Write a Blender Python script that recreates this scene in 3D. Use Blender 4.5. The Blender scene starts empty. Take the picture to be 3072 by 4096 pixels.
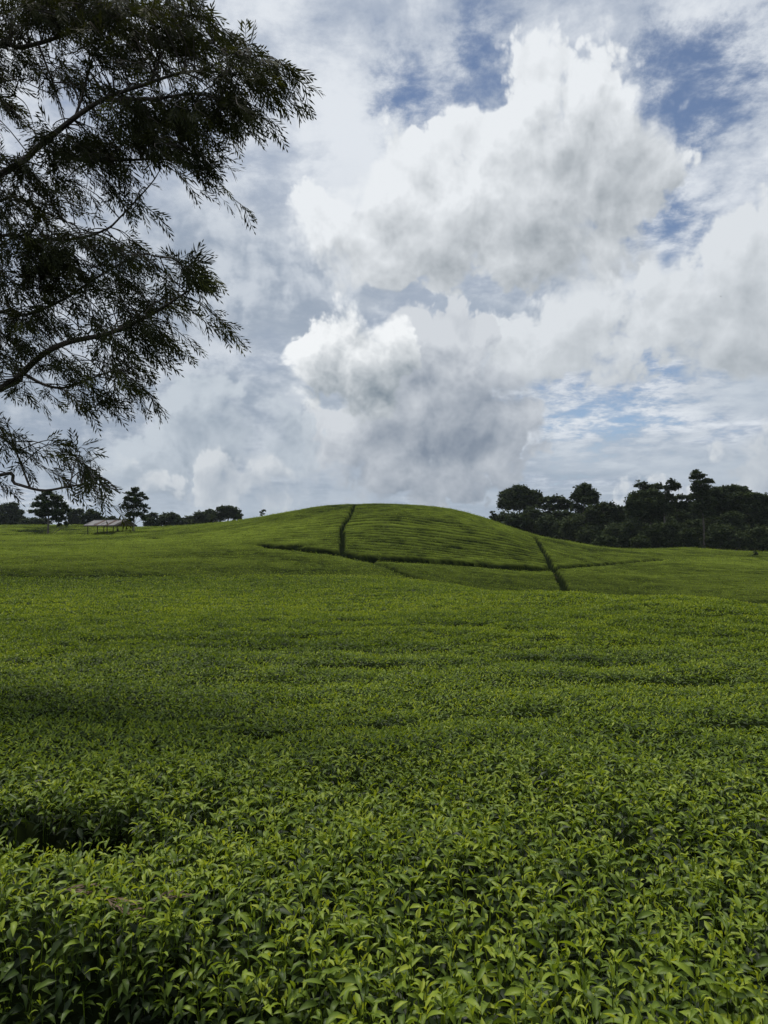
import bpy, math, random
import numpy as np
from mathutils import Vector, Matrix, Euler

# ------------------------------------------------------------------ camera
S = bpy.context.scene
COL = S.collection
EYE = 1.78                      # eye height above the soil under the camera (m)
PITCH = math.radians(1.65)
FPX, CX, CY = 2841.0, 1536.0, 2048.0
cam_d = bpy.data.cameras.new('camera')
cam = bpy.data.objects.new('camera', cam_d)
COL.objects.link(cam)
cam.location = (0, 0, EYE)
cam.rotation_euler = (math.pi / 2 + PITCH, 0, 0)
cam_d.sensor_fit = 'VERTICAL'
cam_d.sensor_height = 36
cam_d.sensor_width = 27
cam_d.lens = 36 * FPX / 4096
cam_d.clip_start = 0.05
cam_d.clip_end = 20000
S.camera = cam
S.render.resolution_x, S.render.resolution_y = 768, 1024

def ray(px, py):
    """world direction (y = 1 before pitch) through a point measured on the photograph"""
    x = (px - CX) / FPX
    z = (CY - py) / FPX
    c, s = math.cos(PITCH), math.sin(PITCH)
    return Vector((x, c - z * s, s + z * c))

def azel(px, py):
    d = ray(px, py)
    return (math.degrees(math.atan2(d.x, d.y)) / 10, math.degrees(math.atan2(d.z, math.hypot(d.x, d.y))) / 10)

# ------------------------------------------------------------------ light, exposure
SUN_EL, SUN_AZ = math.radians(66), math.radians(-30)      # azimuth from +Y, positive towards +X
sun_d = bpy.data.lights.new('sun', 'SUN')
sun_d.energy = 4.0
sun_d.angle = math.radians(22)
sun_d.color = (1.0, 0.95, 0.86)
sun = bpy.data.objects.new('sun', sun_d)
COL.objects.link(sun)
sdir = Vector((math.sin(SUN_AZ) * math.cos(SUN_EL), math.cos(SUN_AZ) * math.cos(SUN_EL), math.sin(SUN_EL)))
sun.rotation_euler = sdir.to_track_quat('Z', 'Y').to_euler()
sun.location = sdir * 60

S.view_settings.view_transform = 'Standard'
S.view_settings.look = 'None'
S.view_settings.exposure = 0
S.view_settings.gamma = 1
S.view_settings.use_curve_mapping = False
S.cycles.max_bounces = 6
S.cycles.diffuse_bounces = 3
S.cycles.glossy_bounces = 2
S.cycles.transmission_bounces = 4
S.cycles.transparent_max_bounces = 4
S.cycles.caustics_reflective = False
S.cycles.caustics_refractive = False

# ------------------------------------------------------------------ sky
W = bpy.data.worlds.new('World')
S.world = W
W.use_nodes = True
W.cycles.sampling_method = 'MANUAL'
W.cycles.sample_map_resolution = 512
NT = W.node_tree
NT.nodes.clear()

class N:
    """a socket with arithmetic"""
    def __init__(s, k): s.k = k
    def __add__(a, b): return m('ADD', a, b)
    def __radd__(a, b): return m('ADD', a, b)
    def __sub__(a, b): return m('SUBTRACT', a, b)
    def __rsub__(a, b): return m('SUBTRACT', b, a)
    def __mul__(a, b): return m('MULTIPLY', a, b)
    def __rmul__(a, b): return m('MULTIPLY', a, b)
    def __truediv__(a, b): return m('DIVIDE', a, b)

def put(inp, v):
    if isinstance(v, N): NT.links.new(v.k, inp)
    elif v is not None: inp.default_value = v

def m(op, a, b=None, c=None, clamp=False):
    n = NT.nodes.new('ShaderNodeMath'); n.operation = op; n.use_clamp = clamp
    put(n.inputs[0], a); put(n.inputs[1], b)
    if c is not None: put(n.inputs[2], c)
    return N(n.outputs[0])

def vm(op, a, b=None, out=0):
    n = NT.nodes.new('ShaderNodeVectorMath'); n.operation = op
    put(n.inputs[0], a)
    if b is not None: put(n.inputs[1], b)
    return N(n.outputs['Value'] if op in ('LENGTH', 'DOT_PRODUCT', 'DISTANCE') else n.outputs[0])

def comb(x, y, z=0.0):
    n = NT.nodes.new('ShaderNodeCombineXYZ')
    for i, v in enumerate((x, y, z)): put(n.inputs[i], v)
    return N(n.outputs[0])

def smooth(v, a, b, lo=0.0, hi=1.0):
    n = NT.nodes.new('ShaderNodeMapRange'); n.interpolation_type = 'SMOOTHSTEP'
    put(n.inputs['Value'], v)
    for k, x in (('From Min', a), ('From Max', b), ('To Min', lo), ('To Max', hi)): put(n.inputs[k], x)
    return N(n.outputs[0])

def fbm(v, scale, detail, rough=0.55, dim='2D', dist=0.0):
    n = NT.nodes.new('ShaderNodeTexNoise'); n.noise_dimensions = dim
    put(n.inputs['Vector'], v); n.inputs['Scale'].default_value = scale
    n.inputs['Detail'].default_value = detail; n.inputs['Roughness'].default_value = rough
    n.inputs['Distortion'].default_value = dist
    return N(n.outputs['Fac'])

def puff(v, scale, detail):
    n = NT.nodes.new('ShaderNodeTexVoronoi'); n.voronoi_dimensions = '2D'; n.feature = 'F1'
    put(n.inputs['Vector'], v); n.inputs['Scale'].default_value = scale
    n.inputs['Detail'].default_value = detail; n.inputs['Roughness'].default_value = 0.52
    n.inputs['Lacunarity'].default_value = 2.2; n.normalize = False
    return N(n.outputs['Distance'])

def mixc(f, a, b):
    n = NT.nodes.new('ShaderNodeMix'); n.data_type = 'RGBA'; n.clamp_factor = True
    put(n.inputs[0], f)
    for i, v in ((6, a), (7, b)):
        if isinstance(v, tuple): n.inputs[i].default_value = (*v, 1)
        else: put(n.inputs[i], v)
    return N(n.outputs[2])

def srgb(r, g, b):
    f = lambda c: (c / 255 / 12.92) if c / 255 <= .04045 else ((c / 255 + .055) / 1.055) ** 2.4
    return (f(r), f(g), f(b))

def cloudc(r, g, b):            # a cloud's radiance, written as the 8-bit colour it shows
    return tuple(10 * v for v in srgb(r, g, b))      # Background strength is 0.1

def build_sky():
    tc = NT.nodes.new('ShaderNodeTexCoord')
    d = N(tc.outputs['Generated'])
    sep = NT.nodes.new('ShaderNodeSeparateXYZ'); put(sep.inputs[0], d)
    x, y, z = (N(sep.outputs[i]) for i in range(3))
    deg = 18 / math.pi                                # tens of degrees
    az = m('ARCTAN2', x, y) * deg
    el = m('ARCTAN2', z, m('SQRT', x * x + y * y)) * deg
    p = comb(az, el)

    sky = NT.nodes.new('ShaderNodeTexSky'); sky.sky_type = 'NISHITA'; sky.sun_disc = False
    sky.sun_elevation = SUN_EL; sky.sun_rotation = SUN_AZ
    sky.altitude = 1800; sky.air_density = 1.0; sky.dust_density = 0.6; sky.ozone_density = 1.6
    hs = NT.nodes.new('ShaderNodeHueSaturation'); put(hs.inputs['Color'], N(sky.outputs[0]))
    hs.inputs['Saturation'].default_value = 0.92; hs.inputs['Value'].default_value = 0.95
    blue = N(hs.outputs[0])

    # ---- shared billow, sampled here and one step towards the sun
    L = Vector((-0.45, 1.0)).normalized()
    wv = NT.nodes.new('ShaderNodeTexNoise'); wv.noise_dimensions = '2D'
    put(wv.inputs['Vector'], p); wv.inputs['Scale'].default_value = 1.3; wv.inputs['Detail'].default_value = 4; wv.inputs['Roughness'].default_value = .55
    warp = vm('MULTIPLY', vm('SUBTRACT', N(wv.outputs['Color']), (0.5, 0.5, 0.5)), (0.30, 0.26, 0))
    pts, bump, raw = [], [], []
    for i, s in enumerate((0.0, 0.16)):
        ps = vm('ADD', p, (L.x * s, L.y * s, 0)) if s else p
        pw = vm('ADD', ps, warp)
        b = (0.66 - puff(pw, 2.6, 3.0)) * 0.26
        b = b + (fbm(ps, 4.0, 6 if i == 0 else 4, 0.6) - 0.5) * 0.20
        pts.append(pw); bump.append(b)
    fine = fbm(p, 8.0, 5, 0.6)
    broad = fbm(p, 0.9, 3, 0.5)
    relief = (bump[0] - bump[1]) * 1.25                # which way the billows face: the sun or away

    ragged = smooth(fbm(p, 1.6, 2, 0.5), 0.42, 0.66, 0.75, 2.6)   # edges crisp here, frayed there

    def blob_field(q, blobs, k=0.22):
        f = None
        for (px, py, rx, ry) in blobs:
            a, e = azel(px, py)
            kx, ky = rx / FPX * 5.73, ry / FPX * 5.73
            r = min(kx, ky)
            n = vm('LENGTH', vm('MULTIPLY', vm('SUBTRACT', q, (a, e, 0)), (1 / kx, 1 / ky, 0)))
            s = m('MULTIPLY_ADD', n, -r, r)
            f = s if f is None else m('SMOOTH_MAX', f, s, k)
        return f

    def cumulus(base, blobs, lit, shade, k_abs=2.2, edge=(0.0, 0.10), amount=1.0, step=0.42, rel=1.0, bmp=1.0):
        """thickness grows inwards from the outline; light fades with the thickness towards the sun"""
        F0 = blob_field(pts[0], blobs) + bump[0] * bmp
        F1 = blob_field(vm('ADD', pts[0], (L.x * step, L.y * step, 0)), blobs) + bump[1] * 0.6
        alpha = smooth(F0, edge[0], ragged * edge[1])
        tr = m('POWER', 2.718, m('MAXIMUM', F1 + 0.22, 0.0) * (-k_abs)) * 1.0
        tr = m('ADD', tr, relief * rel + (fine - 0.5) * 0.07, clamp=True)
        return mixc(alpha * amount, base, mixc(tr, shade, lit))

    # ---- high broken veil, on a flat layer overhead
    den = m('MAXIMUM', z, 0.0) + 0.16
    flat = comb(x / den, y / den)
    v1 = fbm(flat, 1.6, 8, 0.58)
    v2 = fbm(flat, 7.0, 7, 0.66, dist=0.1)
    vv = v1 * 0.42 + v2 * 0.58
    holes = blob_field(pts[0], [
        (1680, 400, 300, 130), (1880, 190, 150, 130), (2780, 380, 300, 240),
        (2700, 800, 150, 330), (2560, 1040, 160, 100), (2420, 1660, 420, 170), (2680, 1440, 240, 110)], 0.3)
    hole = smooth(holes, -0.30, 0.40)
    cover = 0.26 - hole * 0.235
    va = smooth(vv + cover, 0.45, 0.66)
    shade_v = smooth(v1 * 0.35 + v2 * 0.5 + broad * 0.3, 0.44, 0.70)
    veil = mixc(shade_v, cloudc(170, 181, 198), cloudc(228, 233, 239))
    c = mixc(va * 0.95, blue, veil)

    # ---- low grey banks and streaks towards the horizon
    streak = fbm(comb(az * 0.5, el * 1.9), 1.7, 7, 0.52, dist=0.15)
    lowm = smooth(el, 0.1, 2.4, 1.0, 0.0)
    sa = smooth(streak + lowm * 0.30 - 0.08, 0.48, 0.72) * smooth(el, 0.9, 2.6, 1.0, 0.0) * (1.0 - hole * 0.85)
    streak_c = mixc(smooth(streak, 0.3, 0.7), cloudc(142, 158, 177), cloudc(180, 191, 203))
    c = mixc(sa * 0.9, c, streak_c)
    greyf = blob_field(pts[0], [(900, 1150, 750, 330), (600, 1650, 900, 330), (1500, 1180, 600, 140), (2250, 1250, 420, 160)], 0.4)
    ga = smooth(greyf + (broad - 0.5) * 0.6, -0.3, 0.5)
    bank = mixc(smooth(v2 * 0.35 + broad * 0.65 + relief * 0.9, 0.32, 0.68), cloudc(150, 163, 180), cloudc(196, 204, 214))
    c = mixc(ga * 0.9, c, bank)

    # ---- cumulus, far to near
    c = cumulus(c, [(2190, 340, 210, 180), (2370, 400, 230, 190), (1960, 640, 280, 190), (1650, 780, 330, 240), (1380, 920, 280, 190),
                    (2080, 780, 380, 330), (2420, 700, 300, 330), (2560, 740, 190, 190), (1650, 960, 400, 220), (2250, 980, 360, 200)],
                cloudc(234, 238, 242), cloudc(142, 151, 159), 1.6, (-0.015, 0.085), 1.0, 0.60, 0.85)
    c = cumulus(c, [(2930, 1010, 250, 180), (2790, 1180, 300, 190), (3060, 1230, 380, 300), (2620, 1290, 260, 170), (2330, 1300, 280, 190), (2030, 1430, 300, 200),
                    (2330, 1430, 300, 130), (2620, 1500, 120, 80), (2850, 1420, 230, 110)],
                cloudc(220, 225, 230), cloudc(154, 163, 171), 1.5, (-0.02, 0.11), 1.0, 0.5, 0.8)
    c = cumulus(c, [(1620, 1370, 170, 160), (1830, 1380, 200, 170), (1700, 1560, 380, 290), (1830, 1700, 340, 250), (1560, 1740, 230, 200), (2050, 1700, 150, 170),
                    (1650, 1880, 420, 160), (1350, 1740, 190, 180)],
                cloudc(210, 215, 221), cloudc(128, 140, 156), 2.2, (-0.01, 0.06), 1.0, 0.5, 0.9, 0.85)
    c = cumulus(c, [(820, 1620, 170, 170), (930, 1740, 230, 160), (700, 1800, 230, 190), (1180, 1810, 170, 160), (600, 1900, 450, 140)],
                cloudc(196, 205, 214), cloudc(142, 156, 172), 2.2, (-0.01, 0.08), 0.85)
    c = cumulus(c, [(1400, 1360, 230, 180), (1300, 1420, 180, 170), (1480, 1420, 170, 170), (1360, 1500, 220, 170), (1450, 1540, 170, 130)],
                cloudc(243, 246, 248), cloudc(122, 136, 148), 2.7, (-0.01, 0.06), 1.0, 0.46, 1.0, 0.8)
    c = cumulus(c, [(780, 1900, 140, 110), (950, 1930, 200, 110), (1080, 1900, 120, 90), (860, 1970, 300, 80), (300, 1880, 150, 60),
                    (3000, 1790, 140, 90), (3060, 1900, 150, 140), (2700, 2040, 230, 80), (2530, 2030, 150, 80)],
                cloudc(212, 217, 222), cloudc(150, 163, 178), 2.2, (-0.01, 0.08), 0.9, 0.25)
    bg = NT.nodes.new('ShaderNodeBackground'); put(bg.inputs[0], c); bg.inputs[1].default_value = 0.1
    out = NT.nodes.new('ShaderNodeOutputWorld'); NT.links.new(bg.outputs[0], out.inputs[0])

build_sky()
# ------------------------------------------------------------------ helpers
rng = np.random.default_rng(11)
random.seed(5)

def tag(o, label=None, cat=None, group=None, kind=None):
    if label: o['label'] = label
    if cat: o['category'] = cat
    if group: o['group'] = group
    if kind: o['kind'] = kind
    return o

def empty(name, loc, rz=0.0):
    o = bpy.data.objects.new(name, None); COL.objects.link(o)
    o.location = loc; o.rotation_euler = (0, 0, rz); o.empty_display_size = 0.2
    return o

def np_mesh(name, V, F, mat=None, smooth_=True, tint=None):
    """V (n,3), F (k,3|4) -> mesh"""
    me = bpy.data.meshes.new(name)
    V = np.ascontiguousarray(V, np.float32); F = np.ascontiguousarray(F, np.int32)
    me.vertices.add(len(V)); me.vertices.foreach_set('co', V.ravel())
    k = F.shape[1]
    me.loops.add(F.size); me.loops.foreach_set('vertex_index', F.ravel())
    me.polygons.add(len(F))
    me.polygons.foreach_set('loop_start', np.arange(0, F.size, k, dtype=np.int32))
    me.polygons.foreach_set('loop_total', np.full(len(F), k, np.int32))
    if tint is not None:
        a = me.attributes.new('tint', 'FLOAT', 'POINT'); a.data.foreach_set('value', np.ascontiguousarray(tint, np.float32))
    me.update(calc_edges=True)
    me.polygons.foreach_set('use_smooth', np.full(len(F), smooth_, bool))
    if mat: me.materials.append(mat)
    return me

def obj(name, me, parent=None):
    o = bpy.data.objects.new(name, me); COL.objects.link(o)
    if parent is not None: o.parent = parent
    return o

def hash2(ix, iy, seed):
    h = (ix.astype(np.int64) * 374761393 + iy.astype(np.int64) * 668265263 + seed * 982451653) & 0xFFFFFFFF
    h = ((h ^ (h >> 13)) * 1274126177) & 0xFFFFFFFF
    h = h ^ (h >> 16)
    return (h & 0xFFFFFF) / float(0xFFFFFF)

def vnoise(x, y, seed=0):
    ix, iy = np.floor(x), np.floor(y)
    fx, fy = x - ix, y - iy
    fx = fx * fx * (3 - 2 * fx); fy = fy * fy * (3 - 2 * fy)
    a, b = hash2(ix, iy, seed), hash2(ix + 1, iy, seed)
    c, d = hash2(ix, iy + 1, seed), hash2(ix + 1, iy + 1, seed)
    return (a * (1 - fx) + b * fx) * (1 - fy) + (c * (1 - fx) + d * fx) * fy

def fnoise(x, y, seed=0, oct_=4):
    s, a, t = 0.0, 1.0, 0.0
    for i in range(oct_):
        s = s + a * vnoise(x * 2 ** i + 17.3 * i, y * 2 ** i - 9.1 * i, seed + i); t += a; a *= 0.5
    return s / t                                        # 0..1

def sstep(v, a, b):
    t = np.clip((v - a) / (b - a), 0, 1); return t * t * (3 - 2 * t)

# ------------------------------------------------------------------ lie of the land: plucking table heights
# (x on the photo, y on the photo, metres away): measured sight lines with estimated distances
PTS = []
def prof(px, rows):
    for py, y in rows: PTS.append((px, y, y * ray(px, py).z / ray(px, py).y))
prof(1536, [(4096, 1.36), (3600, 1.95), (3000, 3.7), (2700, 6.6), (2500, 12.5), (2400, 22), (2330, 37), (2265, 60), (2222, 78), (2150, 92), (2080, 107), (2015, 126), (2028, 145), (2100, 180), (2130, 240)])
prof(1300, [(2262, 60), (2196, 80), (2100, 105), (2025, 127), (2035, 150), (2110, 190)])
prof(1000, [(2500, 12.5), (2330, 38), (2250, 62), (2167, 88), (2072, 138), (2085, 170), (2110, 240)])
prof(720, [(2500, 12.5), (2320, 40), (2230, 66), (2150, 105), (2101, 168), (2112, 230)])
prof(300, [(4096, 1.36), (3500, 2.1), (3000, 3.7), (2700, 6.6), (2500, 12.8), (2400, 22), (2320, 40), (2230, 66), (2170, 105), (2127, 158), (2098, 225), (2115, 300)])
prof(-100, [(3000, 3.7), (2700, 6.6), (2500, 12.8), (2310, 40), (2230, 66), (2170, 105), (2127, 158), (2100, 225), (2118, 300)])
prof(1800, [(2700, 6.6), (2500, 12.2), (2400, 20), (2340, 34), (2336, 47), (2300, 60), (2237, 80), (2140, 100), (2036, 124), (2060, 150), (2140, 190)])
prof(1950, [(2074, 124), (2085, 140), (2170, 180)])
prof(2120, [(2131, 126), (2200, 165)])
prof(2280, [(3000, 3.6), (2700, 6.4), (2500, 11.5), (2420, 17), (2378, 24), (2470, 35), (2374, 54), (2330, 66), (2265, 85), (2200, 112), (2163, 132), (2220, 170), (2220, 240)])
prof(2750, [(4096, 1.36), (3500, 2.1), (3000, 3.6), (2700, 6.3), (2500, 11), (2402, 20), (2520, 31), (2405, 48), (2340, 66), (2270, 90), (2210, 122), (2187, 140), (2230, 175), (2225, 240)])
prof(3150, [(3000, 3.6), (2700, 6.2), (2520, 10.5), (2446, 17), (2580, 28), (2450, 42), (2360, 62), (2290, 88), (2230, 118), (2208, 136), (2240, 170), (2230, 240)])
PTS = np.array(PTS)
_C = np.stack([(PTS[:, 0] - CX) / FPX * 2.6, np.log(PTS[:, 1])], 1)
_v = PTS[:, 2] / (PTS[:, 1] ** 0.5)                    # fit drop over sqrt(distance): even relief near and far
def _phi(d2): return np.where(d2 > 1e-12, 0.5 * d2 * np.log(np.maximum(d2, 1e-12)), 0.0)
_n = len(_C)
_A = np.zeros((_n + 3, _n + 3))
_A[:_n, :_n] = _phi(((_C[:, None] - _C[None]) ** 2).sum(-1)) + np.eye(_n) * 1e-3
_A[:_n, _n] = 1; _A[:_n, _n + 1:] = _C; _A[_n, :_n] = 1; _A[_n + 1:, :_n] = _C.T
_w = np.linalg.solve(_A, np.concatenate([_v, np.zeros(3)]))

def land(x, y):
    """height of the plucking table, before rows, lumps and paths (world z)"""
    x = np.asarray(x, float); y = np.asarray(y, float)
    sh = x.shape; x = x.ravel(); y = y.ravel()
    r = np.hypot(x, y); a = np.arctan2(x, y)
    ac = np.clip(a, -0.62, 0.62)
    ye = np.clip(r * np.cos(ac), 1.2, 260.0)
    out = np.empty(len(x))
    for i in range(0, len(x), 60000):
        s = slice(i, i + 60000)
        q = np.stack([np.tan(ac[s]) * 2.6, np.log(ye[s])], 1)
        f = _phi(((q[:, None] - _C[None]) ** 2).sum(-1)) @ _w[:_n] + _w[_n] + q @ _w[_n + 1:]
        out[s] = f * np.sqrt(ye[s])
    return (EYE + out).reshape(sh)

def on_land(px, py, y0, y1=None):
    """first point of the table met by a sight line at or beyond y0 metres"""
    d = ray(px, py); ys = np.linspace(y0, y1 or y0 * 1.6, 500)
    x = d.x / d.y * ys; gap = EYE + d.z / d.y * ys - land(x, ys)
    i = int(np.argmin(np.abs(gap))) if not (gap < 0).any() or gap[0] < 0 else int(np.argmax(gap < 0))
    return float(x[i]), float(ys[i])

# walking paths between the tea blocks: (width, depth, points on the photo with the nearest distance to look from)
PATHS = []
def path(w, dep, pts, y0, y1): PATHS.append((w, dep, np.array([on_land(px, py, y0, y1) for px, py in pts])))
path(0.28, 0.70, [(1421, 2014), (1404, 2052), (1378, 2089), (1367, 2108), (1372, 2165), (1366, 2200)], 66, 135)
path(0.62, 0.80, [(1046, 2170), (1232, 2186), (1366, 2201), (1400, 2210), (1457, 2224), (1497, 2221), (1663, 2228), (1763, 2235), (1928, 2248), (2060, 2258), (2204, 2264)], 55, 125)
path(0.5, 0.55, [(2204, 2264), (2352, 2254), (2507, 2242), (2649, 2231)], 60, 130)
path(0.34, 0.70, [(2135, 2140), (2150, 2160), (2172, 2196), (2190, 2224), (2204, 2262), (2225, 2274), (2246, 2323), (2278, 2374)], 50, 130)
path(0.55, 0.65, [(1470, 2226), (1564, 2265), (1630, 2291), (1696, 2312), (1760, 2330)], 36, 84)
path(0.7, 0.45, [(1180, 2235), (1260, 2243), (1340, 2250)], 55, 80)
path(0.5, 0.45, [(2995, 2221), (3040, 2223), (3120, 2224)], 80, 135)
path(0.6, 0.35, [(590, 2148), (640, 2151)], 80, 130)
path(0.7, 0.30, [(-40, 2262), (60, 2268), (152, 2274)], 44, 70)
PATHS.append((2.1, 0.70, np.array([on_land(px, py, 120, 190) for px, py in [(119, 2123), (240, 2129), (345, 2132), (470, 2131), (563, 2126), (640, 2119)]])))
PATHS.append((0.10, 0.52, np.array([(-3.2, 2.42), (-1.35, 2.50), (-1.0, 2.54)])))       # gap at the left edge of the photo
PATHS.append((0.50, 0.80, np.array([(-3.5, 1.12), (-1.1, 1.20), (-0.70, 1.16), (-0.42, 0.75)])))      # path at the camera's feet

def trench(x, y):
    x = np.asarray(x); y = np.asarray(y)
    dep = np.zeros(x.shape)
    wob = (fnoise(x * 1.7, y * 1.7, 40, 2) - 0.5)
    for w, d, P in PATHS:
        lo = P.min(0) - w * 3 - 1; hi = P.max(0) + w * 3 + 1
        k = (x > lo[0]) & (x < hi[0]) & (y > lo[1]) & (y < hi[1])
        if not k.any(): continue
        X = np.stack([x[k], y[k]], 1); best = np.full(len(X), 1e9)
        for a, b in zip(P[:-1], P[1:]):
            ab = b - a; t = np.clip(((X - a) @ ab) / (ab @ ab), 0, 1)
            best = np.minimum(best, np.hypot(*(X - a - t[:, None] * ab).T))
        best = best + wob[k] * w * 0.5
        e = min(0.30, w * 0.5); dep[k] = np.maximum(dep[k], d * (1 - sstep(best, w * 0.95 - e, w * 0.95 + e)))
    return dep

def bank(x, y):
    """the tea dips gently towards the cross paths from below, so their upper bank stands clear"""
    out = np.zeros(np.shape(x))
    for i, hgt, span in ((1, 0.48, 9.0), (2, 0.20, 8.0), (4, 0.30, 6.0)):
        P = PATHS[i][2]; o = np.argsort(P[:, 0]); yp = np.interp(x, P[o, 0], P[o, 1])
        inside = sstep(x, P[:, 0].min() - 3, P[:, 0].min() + 2) * (1 - sstep(x, P[:, 0].max() - 2, P[:, 0].max() + 3))
        dy = yp - y
        out = np.maximum(out, hgt * inside * np.where(dy > -PATHS[i][0], 1 - sstep(dy, 0, span), 0))
    return out

def rows(x, y):
    """0 on the crown of a row to 1 in the furrow, and how deep the furrow is"""
    r = np.hypot(x, y)
    warp = (fnoise(x * 0.045, y * 0.045, 21, 3) - 0.5) * 8 + (fnoise(x * 0.22, y * 0.3, 25, 2) - 0.5) * 1.5
    ph = (y + 0.0035 * x * x * np.clip(y / 120, 0, 1) + warp) / np.interp(r, [0, 60, 110], [1.5, 1.7, 1.8])
    ridge = np.abs(((ph % 1.0) - 0.5) * 2)
    amp = np.interp(r, [0, 12, 30, 60, 300], [0.0, 0.02, 0.07, 0.44, 0.56]) * (0.55 + 0.75 * fnoise(x * 0.10, y * 0.35, 31, 2))
    return ridge, amp

def table(x, y):
    """top of the tea: land + rows + lumps - paths"""
    r = np.hypot(x, y)
    z = land(x, y)
    lump = (fnoise(x * 1.35, y * 1.35, 3, 3) - 0.5)
    hole = sstep(fnoise(x * 0.9 + 50, y * 1.7, 9, 3), 0.68, 0.80)
    z = z + (fnoise(x * 3.1, y * 3.1, 71, 2) - 0.5) * np.interp(r, [3, 8, 50, 90], [0.0, 0.10, 0.12, 0.0])
    z = z + lump * np.interp(r, [0, 6, 20, 60, 200], [0.12, 0.10, 0.08, 0.12, 0.18]) - hole * 0.06
    ridge, amp = rows(x, y)
    z = z - amp * ridge ** 2.2
    return z - trench(x, y) - bank(x, y)

# ------------------------------------------------------------------ soil
def polar(rs, az):
    R, A = np.meshgrid(rs, az, indexing='ij')
    V = np.stack([R * np.sin(A), R * np.cos(A)], -1)
    n, k = R.shape
    i = np.arange(n * k).reshape(n, k)
    F = np.stack([i[:-1, :-1], i[1:, :-1], i[1:, 1:], i[:-1, 1:]], -1).reshape(-1, 4)[:, ::-1]
    return V.reshape(-1, 2), F

def material(name):
    mt = bpy.data.materials.new(name); mt.use_nodes = True
    t = mt.node_tree; t.nodes.clear()
    o = t.nodes.new('ShaderNodeOutputMaterial')
    return mt, t, o

def node(t, kind, **kw):
    n = t.nodes.new(kind)
    for k, v in kw.items():
        if k.startswith('_'): setattr(n, k[1:], v)
        else: n.inputs[k.replace('_', ' ')].default_value = v
    return n

def ramp(t, stops):
    n = t.nodes.new('ShaderNodeValToRGB'); e = n.color_ramp.elements
    while len(e) < len(stops): e.new(0.5)
    for x, (p, c) in zip(e, stops): x.position = p; x.color = (*c, 1)
    return n

def mat_soil():
    mt, t, o = material('soil')
    tc = node(t, 'ShaderNodeTexCoord'); nz = node(t, 'ShaderNodeTexNoise', Scale=1.2, Detail=8.0)
    t.links.new(tc.outputs['Object'], nz.inputs['Vector'])
    rp = ramp(t, [(0.3, (0.012, 0.010, 0.006)), (0.55, (0.018, 0.015, 0.008)), (0.75, (0.012, 0.020, 0.007))])
    t.links.new(nz.outputs['Fac'], rp.inputs[0])
    b = node(t, 'ShaderNodeBsdfPrincipled', Roughness=0.95); b.inputs['Specular IOR Level'].default_value = 0.0; t.links.new(rp.outputs[0], b.inputs['Base Color'])
    bp = node(t, 'ShaderNodeBump', Strength=0.6, Distance=0.05); t.links.new(nz.outputs['Fac'], bp.inputs['Height']); t.links.new(bp.outputs[0], b.inputs['Normal'])
    t.links.new(b.outputs[0], o.inputs[0])
    return mt

V2, F = polar(np.concatenate([np.geomspace(0.05, 260, 90), np.geomspace(290, 6000, 14)]), np.linspace(-math.pi, math.pi, 241))
zz = land(V2[:, 0], V2[:, 1]) - 1.02
rr = np.hypot(V2[:, 0], V2[:, 1])
zz = np.where(rr > 245, zz - (rr - 245) * 0.002, zz)
gr = obj('ground', np_mesh('ground', np.column_stack([V2, zz]), F, mat_soil()))
tag(gr, kind='structure')
# ------------------------------------------------------------------ tea
def leaf_material(name, stops, transl=0.35, rough=0.42, spec=0.5, mottled=0.0):
    mt, t, o = material(name)
    at = node(t, 'ShaderNodeAttribute', _attribute_name='tint')
    rp = ramp(t, stops); t.links.new(at.outputs['Fac'], rp.inputs[0])
    colr = rp.outputs[0]
    if mottled:
        tc = node(t, 'ShaderNodeTexCoord'); nz = node(t, 'ShaderNodeTexNoise', Scale=mottled, Detail=5.0)
        t.links.new(tc.outputs['Object'], nz.inputs['Vector'])
        mx = node(t, 'ShaderNodeMix', _data_type='RGBA', _blend_type='MULTIPLY'); mx.inputs[0].default_value = 1.0
        r2 = ramp(t, [(0.3, (0.62, 0.66, 0.62)), (0.7, (1.25, 1.2, 1.1))]); t.links.new(nz.outputs['Fac'], r2.inputs[0])
        t.links.new(colr, mx.inputs[6]); t.links.new(r2.outputs[0], mx.inputs[7]); colr = mx.outputs[2]
    b = node(t, 'ShaderNodeBsdfPrincipled', Roughness=rough); b.inputs['Specular IOR Level'].default_value = spec
    t.links.new(colr, b.inputs['Base Color'])
    if transl:
        tr = node(t, 'ShaderNodeBsdfTranslucent')
        g = node(t, 'ShaderNodeMix', _data_type='RGBA', _blend_type='MULTIPLY'); g.inputs[0].default_value = 1.0
        t.links.new(colr, g.inputs[6]); g.inputs[7].default_value = (1.25, 1.2, 0.5, 1)
        t.links.new(g.outputs[2], tr.inputs[0])
        ms = node(t, 'ShaderNodeMixShader'); ms.inputs[0].default_value = transl
        t.links.new(b.outputs[0], ms.inputs[1]); t.links.new(tr.outputs[0], ms.inputs[2]); t.links.new(ms.outputs[0], o.inputs[0])
    else:
        t.links.new(b.outputs[0], o.inputs[0])
    return mt

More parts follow.
